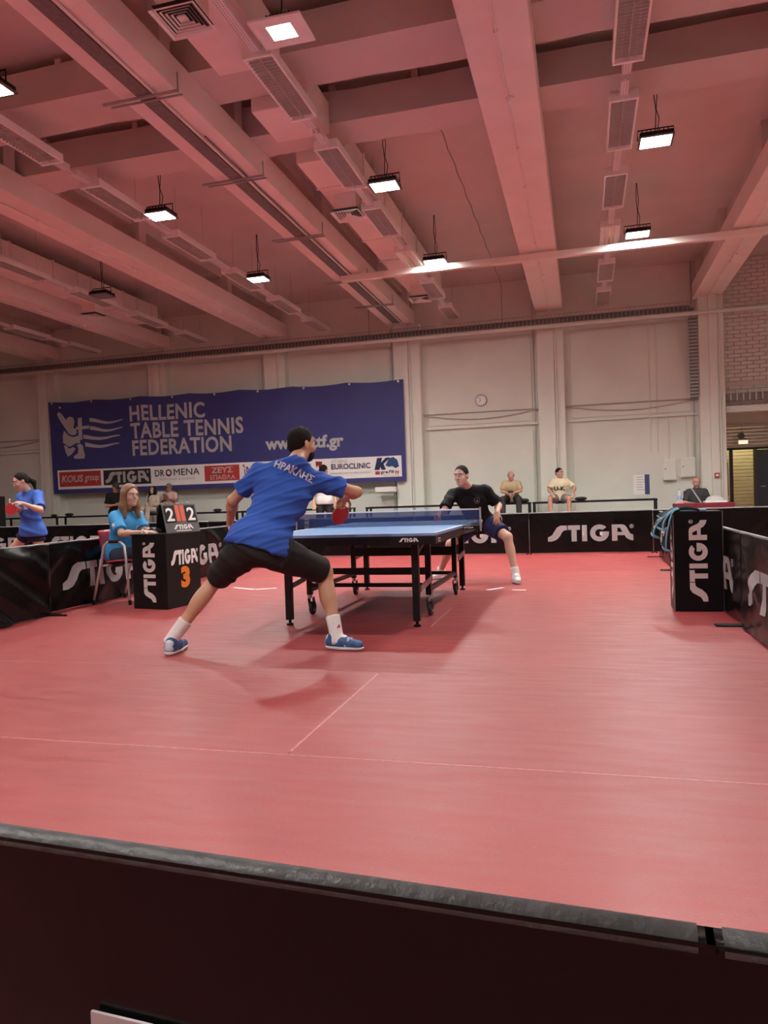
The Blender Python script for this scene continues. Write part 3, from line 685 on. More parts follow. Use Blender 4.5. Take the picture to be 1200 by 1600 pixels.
def bwarp(lift):
    def f(c): return bn(c.x/BW, c.z/BH, lift)
    return f
def brect(u0, v0, u1, v1, m, name, lift=0.006):
    nu = max(2, int((u1-u0)*BW/0.12))
    return MB().grid(lambda a, c: bn((u0+(u1-u0)*a)/BW, (v0+(v1-v0)*c)/BH, lift), nu, 4).build(name, m, banner, smooth=True, fix=False)
BO, BU, BV = (0, 0, 0), (1, 0, 0), (0, 0, 1)
def btext(s, u, v, w_, h_, m, bold=0.0, lift=0.012, shear=0.0, space=1.0): return text(s, BO, BU, BV, (u, v, w_, h_), m, banner, bold=bold, shear=shear, warp=bwarp(lift), space=space)
def bshape(loops, u, v, sx, sy, m, name='emblem', lift=0.012, slant=0): return shape(loops, BO, BU, BV, (sx, sy), m, banner, name=name, off=(u, v), warp=bwarp(lift), slant=slant)
btext('HELLENIC', 2.69, 1.93, 2.34, 0.44, M_BWHITE, 0.028, space=1.06)
btext('TABLE TENNIS', 2.69, 1.44, 3.50, 0.45, M_BWHITE, 0.028, space=1.06)
btext('FEDERATION', 2.71, 0.97, 3.10, 0.44, M_BWHITE, 0.028, space=1.06)
btext('www.httf.gr', 6.82, 0.86, 2.22, 0.44, M_BWHITE, 0.04)
# emblem: a striking player with the striped flag
head = [(.26, 1.24), (.30, 1.36), (.38, 1.42), (.48, 1.38), (.52, 1.26), (.50, 1.12), (.46, 1.02), (.36, 1.12), (.29, 1.18)]
armU = [(.03, 1.50), (.08, 1.58), (.15, 1.52), (.22, 1.40), (.34, 1.20), (.46, 1.06), (.56, .98), (.58, .88), (.54, .80), (.44, .78), (.34, .84), (.20, 1.10), (.08, 1.34)]
body = [(.20, .96), (.16, .78), (.16, .54), (.22, .50), (.34, .40), (.44, .46), (.54, .52), (.66, .52), (.66, .72), (.58, .76), (.48, .72), (.34, .78)]
leg1 = [(.18, .46), (.22, .24), (.28, .08), (.40, .16), (.52, .34), (.44, .40), (.34, .34), (.24, .46)]
leg2 = [(.56, .46), (.60, .34), (.58, .18), (.44, .08), (.48, .0), (.76, .0), (.78, .12), (.74, .30), (.74, .42), (.66, .50)]
crossv = [(.62, .62), (.62, 1.34), (.74, 1.36), (.73, .62)]
crossh = [(.56, .96), (.56, 1.06), (.94, 1.08), (.94, .97)]
def wave(y0, t, x0, x1, ph):
    n = 14; up = []; dn = []
    for i in range(n+1):
        x = x0+(x1-x0)*i/n; y = y0+0.05*math.cos(2.0*PI*(i/n)*0.85+ph)+0.02*i/n
        th = t*(1-0.75*i/n)
        up.append((x, y+th)); dn.append((x, y))
    return up+dn[::-1]
for lp in (head, armU, body, leg1, leg2, crossv, crossh, wave(1.14, .13, .96, 1.92, .3), wave(.88, .13, .96, 1.90, .5), wave(.62, .14, .76, 1.82, .9), wave(.36, .14, .80, 1.78, .9), arc(.12, 1.72, .035, .035, 0, 345, 10)):
    bshape([lp], 0.24, 0.97, 1.15, 0.86, M_BWHITE)
# sponsor strip
brect(0.16, 0.12, 10.59, 0.66, M_BWHITE, 'sponsor_strip')
def chip(u0, u1, m): return brect(u0, 0.19, u1, 0.61, m, 'logo_panel', 0.010)
chip(0.22, 1.62, M_BRED)
btext('KOUS', 0.30, 0.31, 0.74, 0.20, M_BWHITE, 0.035, 0.016, 0.15); btext('group', 1.08, 0.28, 0.48, 0.19, M_BWHITE, 0.015, 0.016, 0.2)
chip(1.71, 3.26, M_BBLACK)
bshape(stiga_loops(), 1.78, 0.245, 0.278, 0.31, M_BWHITE, 'lettering', 0.016)
btext('DR', 3.40, 0.375, 0.30, 0.18, M_BBLACK, 0.006, 0.016); btext('MENA', 4.0, 0.385, 0.80, 0.18, M_BBLACK, 0.0, 0.016)
bshape([arc(3.84, .47, .095, .09, 0, 345, 16), arc(3.84, .47, .06, .055, 0, 345, 12)], 0, 0, 1, 1, M_BBLACK, 'lettering', 0.016)
bshape([[(3.75, .41), (3.79, .375), (3.84, .362), (3.89, .375), (3.93, .41), (3.89, .405), (3.84, .40), (3.79, .405)]], 0, 0, 1, 1, M_BRED, 'emblem', 0.018)
btext('MEETINGS & EVENTS', 3.55, 0.265, 1.1, 0.055, M_BGREY, 0, 0.016, space=1.4)
chip(4.95, 6.01, M_BRED)
btext('ZEYΣ', 5.16, 0.405, 0.66, 0.16, M_BWHITE, 0.02, 0.016); btext('EΠAΘΛA', 5.12, 0.225, 0.76, 0.13, M_BWHITE, 0.005, 0.016)
btext('iN', 6.16, 0.33, 0.24, 0.22, M_BBLUE, 0.01, 0.016)
brect(6.12, 0.54, 6.17, 0.60, M_BRED, 'emblem', 0.016)
bshape([[(8.23, .60), (8.42, .59), (8.41, .46), (8.36, .36), (8.27, .31), (8.33, .40), (8.31, .50), (8.25, .44)]], 0, 0, 1, 1, M_BRED, 'emblem', 0.016)
btext('ATHENS', 8.67, 0.53, 0.45, 0.09, M_BGREY, 0, 0.016); btext('EUROCLINIC', 8.67, 0.365, 1.08, 0.145, M_BBLUE, 0.025, 0.016)
btext('keeping you in the center!', 8.64, 0.23, 1.12, 0.065, M_BGREY, 0, 0.016)
bshape([[(9.86, .31), (9.94, .62), (10.08, .62), (10.04, .50), (10.18, .62), (10.30, .62), (10.11, .46), (10.17, .31), (10.05, .31), (10.02, .39), (9.99, .31)]], 0, 0, 1, 1, M_BBLUE, 'emblem', 0.016)
bshape([[(10.16, .42), (10.26, .59), (10.38, .63), (10.48, .55), (10.52, .38), (10.42, .34), (10.34, .40), (10.25, .38)]], 0, 0, 1, 1, mat('banner mid blue', (0.06, 0.15, 0.38), .6), 'emblem', 0.018)
brect(9.88, 0.19, 10.0, 0.275, M_BRED, 'emblem', 0.016); btext('gre78', 10.02, 0.185, 0.36, 0.11, M_BBLACK, 0.015, 0.016); btext('tv', 10.40, 0.19, 0.12, 0.095, M_BRED, 0.015, 0.016)
btext('livestreaming', 10.1, 0.145, 0.40, 0.03, M_BBLACK, 0, 0.016)
for k in range(9): MB().lathe([(0.03, 0), (0.03, 0.012), (0.015, 0.014)], bn(0.012+0.122*k, 0.985, 0.0), axis=(0, -1, 0), n=10).build('eyelet', M_CHROME, banner)

# ================================================================== WALL FITTINGS
ck = thing('wall_clock', 'round white wall clock above the wall cables', 'clock', (-2.44, WY-0.09, 3.45))
MB().lathe([(0.15, 0), (0.155, 0.02), (0.15, 0.045), (0.135, 0.05), (0.135, 0.03)], (-2.44, WY-0.035, 3.45), axis=(0, -1, 0), n=32).build('rim', mat('clock rim', (0.25, 0.24, 0.22), 0.4), ck)
MB().lathe([(0.136, 0), (0.136, 0.034)], (-2.44, WY-0.035, 3.45), axis=(0, -1, 0), n=32).build('face', M_WHITE, ck)
for k in range(12):
    a = k*PI/6; c = Vector((-2.44+0.112*math.sin(a), WY-0.0705, 3.45+0.112*math.cos(a)))
    MB().bar(c-Vector((math.sin(a), 0, math.cos(a)))*0.016, c+Vector((math.sin(a), 0, math.cos(a)))*0.012, 0.010, 0.003, up=(0, 1, 0)).build('hour_mark', M_BBLACK, ck)
for ang, ln, wd in ((-128, 0.07, 0.012), (-40, 0.10, 0.008)):
    a = math.radians(ang); MB().bar((-2.44, WY-0.073, 3.45), (-2.44+ln*math.sin(a), WY-0.073, 3.45+ln*math.cos(a)), wd, 0.003, up=(0, 1, 0)).build('hand', M_BBLACK, ck)
def ebox(x0, x1, z0, z1, label):
    t = thing('electrical_box', label, 'cabinet', ((x0+x1)/2, WY-0.05, z0), 0, 'grey electrical boxes on the wall')
    MB().box(x0, x1, WY-0.17, WY-0.05, z0, z1).build('body', M_WHITEM, t, bevel=0.008)
    MB().box(x0+0.015, x1-0.015, WY-0.182, WY-0.17, z0+0.02, z1-0.015).build('door', M_PIL, t, bevel=0.004)
    MB().lathe([(0.014, 0), (0.014, 0.012)], (x0+0.05, WY-0.18, (z0+z1)/2+0.02), axis=(0, -1, 0), n=10).build('lock', M_BLACKM, t)
    MB().tube([((x0+x1)/2, WY-0.08, z1), ((x0+x1)/2, WY-0.08, 2.74)], 0.018, 8).build('conduit', M_WALL, t)
ebox(1.87, 2.16, 1.24, 1.74, 'pale grey electrical box on the wall above the poster, the left of two')
ebox(2.26, 2.59, 1.30, 1.76, 'pale grey electrical box with a dark hinge side, the right of two')
ps = thing('wall_poster', 'white notice with a blue right border pinned to the wall', 'poster', (1.38, WY-0.055, 0.92))
MB().box(1.19, 1.45, WY-0.062, WY-0.055, 0.92, 1.40).build('sheet', M_WHITE, ps); MB().box(1.45, 1.56, WY-0.063, WY-0.055, 0.92, 1.40).build('border', M_BBLUE, ps)
for k in range(6): MB().box(1.27, 1.40+0.02*(k % 3), WY-0.0645, WY-0.062, 1.33-0.06*k, 1.345-0.06*k).build('print_line', M_BGREY, ps)
o = MB().box(-5.2, -4.66, WY-0.5, WY-0.30, 1.20, 1.33).build('wall_box', M_WHITEM, bevel=0.01); tag(o, 'white box on the wall under the right end of the banner', 'box')
fa = thing('fire_call_point', 'small red fire call point on the wall above the bald man', 'alarm', (3.02, WY-0.36, 1.28))
MB().box(2.97, 3.07, WY-0.40, WY-0.34, 1.26, 1.37).build('housing', M_BRED, fa, bevel=0.005); MB().box(2.99, 3.05, WY-0.405, WY-0.40, 1.29, 1.34).build('button', M_WHITE, fa)
# things by the passage
nbd = thing('notice_board', 'narrow brown notice board with papers beside the corridor', 'notice board', (3.6, CY-0.03, 0.8))
MB().box(3.44, 3.74, CY-0.04, CY-0.005, 0.80, 1.68).build('board', mat('cork', (0.30, 0.17, 0.07), 0.8, noise=(30, .3)), nbd)
for x0, z0, w_, h_, m_ in ((3.47, 1.42, 0.22, 0.20, M_BBLUE), (3.46, 1.22, 0.20, 0.14, M_WHITE), (3.48, 1.06, 0.2, 0.12, M_BBLUE), (3.48, 0.92, 0.18, 0.12, M_WHITE)):
    MB().box(x0, x0+w_, CY-0.044, CY-0.04, z0, z0+h_).build('paper', m_, nbd)
es = thing('exit_sign', 'small glowing exit sign on the shutter', 'exit sign', (4.1, CY-0.12, 2.14))
MB().box(3.98, 4.22, CY-0.14, CY-0.07, 2.14, 2.25).build('housing', M_WHITEM, es, bevel=0.005)
MB().box(3.99, 4.21, CY-0.145, CY-0.14, 2.15, 2.24).build('panel', mat('lit exit panel', (0.9, 0.9, 0.7), .4, emit=((1, 0.95, 0.65), 1.2)), es)
text('EXIT', (4.03, CY-0.1465, 2.17), (1, 0, 0), (0, 0, 1), (0, 0, .14, .05), mat('exit green', (0.02, 0.25, 0.10), .5), es)
pb = thing('bat_sign', 'dark table tennis bat shaped sign above the exit sign', 'sign', (4.05, CY-0.1, 2.3))
MB().lathe([(0.085, 0), (0.09, 0.01), (0.085, 0.02)], (4.06, CY-0.085, 2.37), axis=(0, -1, 0), n=24).build('blade', M_DARKMETAL, pb)
MB().bar((4.12, CY-0.095, 2.31), (4.19, CY-0.095, 2.26), 0.03, 0.02).build('handle', M_DARKMETAL, pb)
MB().tube([(4.08, CY-0.08, 2.45), (4.08, CY-0.08, 2.66)], 0.004, 6).build('cord', M_DARKMETAL, pb)

# ================================================================== BENCHES AND THINGS BY THE WALL
def bench(x0, x1, label):
    y = 17.9
    t = thing('bench', label, 'bench', ((x0+x1)/2, y, 0), 0, 'black framed benches along the wall')
    b = MB().box(x0, x1, y-0.2, y-0.16, 0.785, 0.83).box(x0, x1, y+0.16, y+0.2, 0.785, 0.83)
    b.build('seat_rail', M_BLACKM, t)
    for k in range(4): MB().box(x0+0.02, x1-0.02, y-0.15+0.078*k, y-0.085+0.078*k, 0.80, 0.825).build('seat_slat', mat('grey seat slat', (0.32, 0.33, 0.30), .6, noise=(6, .1)), t)
    n = max(2, int((x1-x0)/1.6)+1)
    for i in range(n):
        x = x0+0.03+(x1-x0-0.06)*i/(n-1)
        for yy in (y-0.18, y+0.18): MB().box(x-0.022, x+0.022, yy-0.022, yy+0.022, 0.42, 0.79).build('leg', M_BLACKM, t)
    MB().box(x0, x1, y+0.16, y+0.2, 0.50, 0.53).build('stretcher', M_BLACKM, t)
    return t
stand = struct(MB().box(-17.5, 1.75, 17.2, WY-0.06, 0, 0.42).build('floor_stand', mat('grey green stand', (0.35, 0.36, 0.32), .7, noise=(3, .1))))
bench(-16.2, -12.4, 'black framed bench at the far left behind the girl'); bench(-12.3, -8.9, 'black framed bench below the left half of the banner')
bench(-8.8, -5.62, 'black framed bench behind the player in blue, ending before the white wall box'); bench(-5.24, -1.2, 'black framed bench behind the net and the player in black')
bench(-1.15, 1.62, 'black framed bench at right where two men sit')
def bag(p, s, label, m=None):
    t = MB(); x, y, z = p
    def fn(a, c):
        th = 2*PI*a; ph = PI*(c-0.5)
        r = 1+0.12*math.sin(3*th+x)
        return (x+s*1.5*math.cos(ph)**.6*math.cos(th)*r if math.cos(ph) > 0 else x, y+s*0.8*math.cos(ph)*math.sin(th), z+s*0.5*(1+math.sin(ph)*(0.8+0.2*math.cos(2*th))))
    b = MB(); b.grid(fn, 16, 8)
    s *= 0.7
    o = thing('bag', label, 'bag', (x, y, z), 0, 'bags left on the benches')
    b.build('bag_body', m or M_BBLACK, o, smooth=True)
    MB().tube([(x-s*0.6, y, z+s*0.85), (x-s*0.3, y, z+s*1.15), (x+s*0.3, y, z+s*1.15), (x+s*0.6, y, z+s*0.85)], s*0.07, 6).build('strap', m or M_BBLACK, o)
bag((-14.45, 17.8, 0.83), 0.07, 'small dark bag on the bench right of the girl'); bag((-13.95, 17.8, 0.83), 0.09, 'dark bag on the bench below the red sponsor panel')
bag((-9.35, 17.8, 0.83), 0.08, 'dark bag on the bench right of the scoreboard'); bag((-1.35, 17.75, 0.83), 0.09, 'dark bag on the bench left of the man in beige')
bag((-0.05, 17.75, 0.83), 0.09, 'dark bag on the bench between the two seated men')
rk = thing('equipment_rack', 'black equipment rack with pale knobs at the left edge', 'rack', (-16.5, 16.6, 0))
MB().box(-17.2, -15.28, 16.5, 16.9, 0, 1.44).build('case', M_BBLACK, rk, bevel=0.01)
for x, z in ((-15.42, 1.33), (-15.68, 1.34), (-15.5, 1.16), (-15.42, 0.9), (-15.7, 1.0)): MB().lathe([(0.05, 0), (0.045, 0.03)], (x, 16.5, z), axis=(0, -1, 0), n=12).build('knob', M_BGREY, rk)

# officials' desk behind the towel box
M_CLOTH = mat('wine red cloth', (0.20, 0.012, 0.028), 0.7, noise=(5, .2), bump=(12, .2))
dk = thing('officials_desk', 'desk under a wine red cloth in front of the bald man', 'desk', (2.5, 17.3, 0))
MB().box(1.92, 3.10, 17.02, 17.6, 0.62, 0.705).build('cloth_top', M_CLOTH, dk, bevel=0.01)
MB().grid(lambda a, c: (1.93+1.16*a, 17.02-0.012*math.sin(28*a)*(1-c), 0.12+0.52*c), 50, 6).build('cloth_front', M_CLOTH, dk, smooth=True, fix=False)
for x in (1.97, 3.04):
    for y in (17.08, 17.54): MB().box(x-0.02, x+0.02, y-0.02, y+0.02, 0, 0.64).build('leg', M_GALV, dk)
bt = thing('water_bottle', 'clear water bottle with a blue label on the red desk', 'bottle', (2.02, 17.2, 0.705))
MB().lathe([(0.045, 0), (0.05, 0.02), (0.05, 0.20), (0.035, 0.25), (0.017, 0.28), (0.017, 0.30)], (2.02, 17.2, 0.706), n=16).build('bottle_body', mat('bottle plastic', (0.70, 0.78, 0.82), 0.15, alpha=0.55), bt, smooth=True)
MB().lathe([(0.052, 0), (0.052, 0.08)], (2.02, 17.2, 0.79), n=16).build('label_band', mat('bottle label', (0.25, 0.42, 0.60), .5), bt)
MB().lathe([(0.019, 0), (0.019, 0.025)], (2.02, 17.2, 1.0), n=12).build('cap', mat('blue cap', (0.15, 0.3, 0.6), .4), bt)
o = MB().prism([(1.80, 17.1, 0.706), (1.96, 17.1, 0.706), (1.94, 17.1, 0.78), (1.86, 17.1, 0.80)], (0, 0.14, 0)).build('paper_pile', mat('pink papers', (0.75, 0.48, 0.46), .7, noise=(20, .1)), bevel=0.01)
o.location.x = 0.14; tag(o, 'small heap of pink papers at the left end of the red desk', 'paper')
tr_ = thing('food_tray', 'white tray with a clear domed lid on the red desk', 'tray', (2.72, 17.25, 0.705))
MB().box(2.52, 2.96, 17.1, 17.4, 0.706, 0.745).build('tray_base', M_WHITE, tr_, bevel=0.01)
MB().grid(lambda a, c: (2.74+0.19*math.cos(2*PI*a)*math.cos(c*PI/2), 17.25+0.13*math.sin(2*PI*a)*math.cos(c*PI/2), 0.745+0.12*math.sin(c*PI/2)), 20, 6).build('dome_lid', mat('clear lid', (0.75, 0.75, 0.72), 0.2, alpha=0.6), tr_, smooth=True)

# ================================================================== UMPIRE TABLE
M_BOX = mat('black laminate', (0.009, 0.008, 0.0085), 0.5, spec=0.28, noise=(4, .3))
rzu = math.atan2(-0.06, 0.42)
ut = thing('umpire_table', 'black STIGA umpire table with an orange number three on its side', 'umpire table', (-4.19, 6.83, 0), rzu)
MB().box(-0.215, 0.215, -0.27, 0.27, 0.0, 0.745).build('body', M_BOX, ut, world=False, bevel=0.004)
MB().box(-0.23, 0.22, -0.275, 0.275, 0.745, 0.757).build('top', M_BOX, ut, world=False, bevel=0.003)
# vertical logo on the front, reading upwards
shape(stiga_loops(), (0.075, -0.2715, 0.07), (0, 0, 1), (-1, 0, 0), (0.118, 0.15), M_LETTER, ut, world=False)
shape(stiga_loops(), (0.2165, -0.20, 0.43), (0, 1, 0), (0, 0, 1), (0.083, 0.15), M_WHITE, ut, world=False)
text('3', (0.2165, -0.055, 0.19), (0, 1, 0), (0, 0, 1), (0, 0, 0.14, 0.22), mat('orange print', (0.80, 0.22, 0.02), .5), ut, bold=0.06, world=False)

# flip scoreboard standing on it
sb = thing('scoreboard', 'flip scoreboard showing two and two on the umpire table', 'scoreboard', (-4.11, 6.93, 0.757), math.radians(58))
def sbp(x, h, front=True):      # front board leans back
    return Vector((x, -0.13+0.105*h/0.30 if front else 0.13-0.105*h/0.30, h))
M_SBG = mat('grey scoreboard', (0.11, 0.11, 0.11), 0.5, noise=(8, .15))
def board(front, m):
    s = 1 if front else -1; b = MB()
    b.prism([sbp(-0.19, 0.0, front), sbp(0.19, 0.0, front), sbp(0.19, 0.29, front), sbp(-0.19, 0.29, front)], (0, 0.008*s, 0)); return b.build('front_board' if front else 'back_board', m, sb, world=False)
board(True, M_SBG); board(False, M_BOX)
nrm = Vector((0, -0.30, 0.105)).normalized(); upv = Vector((0, 0.105, 0.30)).normalized()
def sbo(x, h, lift): return sbp(x, h)+nrm*lift
def card(x0, x1, h0, h1, m, name, lift=0.004):
    p = [sbo(x0, h0, lift), sbo(x1, h0, lift), sbo(x1, h1, lift), sbo(x0, h1, lift)]
    return MB().prism(p, -nrm*0.003).build(name, m, sb, world=False)
M_ORANGE = mat('orange card', (0.75, 0.14, 0.07), .5, noise=(10, .1))
card(-0.175, -0.06, 0.10, 0.275, M_BOX, 'score_card'); card(0.06, 0.175, 0.10, 0.275, M_BOX, 'score_card')
card(-0.052, -0.006, 0.11, 0.28, M_ORANGE, 'game_card'); card(0.004, 0.050, 0.11, 0.28, M_ORANGE, 'game_card')
text('2', sbo(-0.16, 0.115, 0.006), (1, 0, 0), upv, (0, 0, 0.085, 0.145), M_WHITE, sb, bold=0.02, world=False)
text('2', sbo(0.075, 0.115, 0.006), (1, 0, 0), upv, (0, 0, 0.085, 0.145), M_WHITE, sb, bold=0.02, world=False)
shape(stiga_loops(False), sbo(-0.10, 0.03, 0.004), (1, 0, 0), upv, (0.042, 0.05), M_WHITE, sb, world=False)
card(-0.08, 0.09, 0.012, 0.020, M_WHITE, 'print_line', 0.003)
for x in (-0.12, 0.0, 0.12): MB().tube([Vector((x, 0.035*math.cos(t), 0.29+0.018*math.sin(t))) for t in [k*PI/6 for k in range(0, 7)]], 0.003, 6).build('ring', M_CHROME, sb, world=False)
tm = thing('stopwatch_pouch', 'black folded pouch by the umpire\'s hand', 'pouch', (-4.33, 6.82, 0.757))
MB().prism([(-4.38, 6.78, 0.758), (-4.27, 6.76, 0.758), (-4.27, 6.76, 0.79), (-4.33, 6.77, 0.82), (-4.38, 6.78, 0.785)], (0.02, 0.09, 0)).build('pouch_body', M_BBLACK, tm, bevel=0.008)
MB().tube([(-4.36, 6.76, 0.77), (-4.30, 6.74, 0.785), (-4.26, 6.75, 0.775)], 0.004, 6).build('zip', M_BGREY, tm)

# umpire chair: red shell on chromed tube legs
uc = thing('umpire_chair', 'red plastic chair with bent chrome tube legs at the umpire table', 'chair', (-4.9, 7.12, 0))
M_RED = mat('red plastic', (0.42, 0.02, 0.045), 0.35, noise=(5, .1))
def shell(a, c):          # a across (y), c: seat front -> seat back -> back top
    y = 6.90+0.44*a; e = (2*a-1)
    if c < 0.5:
        t = c/0.5; x = -4.62-0.40*t; z = 0.455-0.03*t+0.02*e*e-0.03*max(0, 1-t*6)
    else:
        t = (c-0.5)/0.5; x = -5.02-0.06*t-0.03*min(1, t*4); z = 0.43+0.36*t+0.02*e*e*(1-t); x += 0.05*e*e
    return (x, y, z)
b = MB().grid(shell, 12, 22)
o = b.build('seat_shell', M_RED, uc, smooth=True); md = o.modifiers.new('thick', 'SOLIDIFY'); md.thickness = 0.012
for y, nm in ((6.84, 1), (7.40, 1)):
    s = 1 if y < 7 else -1
    MB().tube([(-5.10, y, 0.03), (-4.99, y, 0.45), (-4.945, y, 0.63), (-4.90, y, 0.665), (-4.74, y, 0.665), (-4.70, y, 0.63), (-4.675, y, 0.40), (-4.655, y, 0.03)], 0.0135, 10).build('leg_frame', M_CHROME, uc, smooth=True)
    for x in (-5.10, -4.655): MB().tube([(x, y, 0.0), (x, y, 0.05)], 0.018, 10).build('rubber_foot', M_BLACKM, uc)
    MB().tube([(-4.88, y, 0.672), (-4.76, y, 0.672)], 0.019, 8).build('arm_pad', M_BLACKM, uc)
for x in (-4.97, -4.70): MB().tube([(x, 6.84, 0.415), (x, 7.40, 0.415)], 0.011, 8).build('seat_support', M_CHROME, uc, smooth=True)

# ================================================================== TOWEL BOX
tw = thing('towel_box', 'tall black STIGA towel box at the right of the court', 'towel box', (0.918, 6.81, 0), 0)
MB().box(-0.192, 0.192, -0.16, 0.16, 0.0, 0.84).build('body', mat('gloss black laminate', (0.005, 0.005, 0.007), .38, spec=0.22, noise=(4, .2)), tw, world=False, bevel=0.004)
MB().box(-0.195, -0.189, -0.163, -0.157, 0.0, 0.84).box(0.189, 0.195, -0.163, -0.157, 0, 0.84).build('edge_trim', M_DARKMETAL, tw, world=False)
shape(stiga_loops(), (0.07, -0.1615, 0.085), (0, 0, 1), (-1, 0, 0), (0.134, 0.142), mat('pinkish white print', (0.70, 0.62, 0.61), .5), tw, world=False)
shape(stiga_loops(False), (-0.1935, 0.05, 0.085), (0, 0, 1), (0, -1, 0), (0.134, 0.12), M_LETTER, tw, world=False)
to = thing('towel', 'black towel with light blue edging hanging over the corner of the towel box', 'towel', (0.72, 6.78, 0.84))
M_TOWEL = mat('black towel', (0.016, 0.018, 0.022), 0.9, noise=(20, .3), bump=(90, .4))
M_TEDGE = mat('light blue hem', (0.22, 0.48, 0.66), 0.7, noise=(20, .15))
def fold(w0, w1, drop, lean, seed, x0=0.735):
    rnd = random.Random(seed); ph = rnd.uniform(0, 6)
    def fn(a, c):
        # c 0..0.4 on top of the box, then over the left edge and down
        y = 6.65+0.03 + (w0+(w1-w0)*a)
        if c < 0.35: t = c/0.35; x = x0+0.20*(1-t); z = 0.848+0.012*math.sin(5*a+ph)+0.02*math.sin(PI*t)
        else:
            t = (c-0.35)/0.65; x = x0-0.012-lean*math.sin(t*PI*0.55)-0.025*math.sin(9*a+ph)*t; z = 0.848-drop*t-0.06*t*math.sin(PI*a+ph*.3); y += 0.03*t*math.sin(4*a+ph)
        return (x, y, z)
    return fn
for i, (w0, w1, drop, lean) in enumerate(((-0.04, 0.14, 0.28, 0.05), (0.04, 0.24, 0.17, 0.13), (0.0, 0.2, 0.10, 0.09))):
    fn = fold(w0, w1, drop, lean, 40+i)
    o = MB().grid(fn, 14, 18).build('towel_layer', M_TOWEL, to, smooth=True, fix=False); md = o.modifiers.new('thick', 'SOLIDIFY'); md.thickness = 0.009; md.offset = 0
    MB().tube([fn(a/14, 1.0) for a in range(15)], 0.011, 6).build('hem', M_TEDGE, o, smooth=True)
    MB().tube([fn(0.0, c/18) for c in range(5, 19)], 0.008, 6).build('hem', M_TEDGE, o, smooth=True)
    q0 = Vector(fn(0.4, 0.62)); q1 = Vector(fn(0.5, 0.78))
    MB().bar(q0+Vector((-0.012, -0.012, 0)), q1+Vector((-0.012, -0.012, 0)), 0.02, 0.006).build('print_mark', M_WHITE, o)
MB().box(0.78, 0.99, 6.66, 6.70, 0.842, 0.858).build('towel_roll', M_TEDGE, to, bevel=0.006)
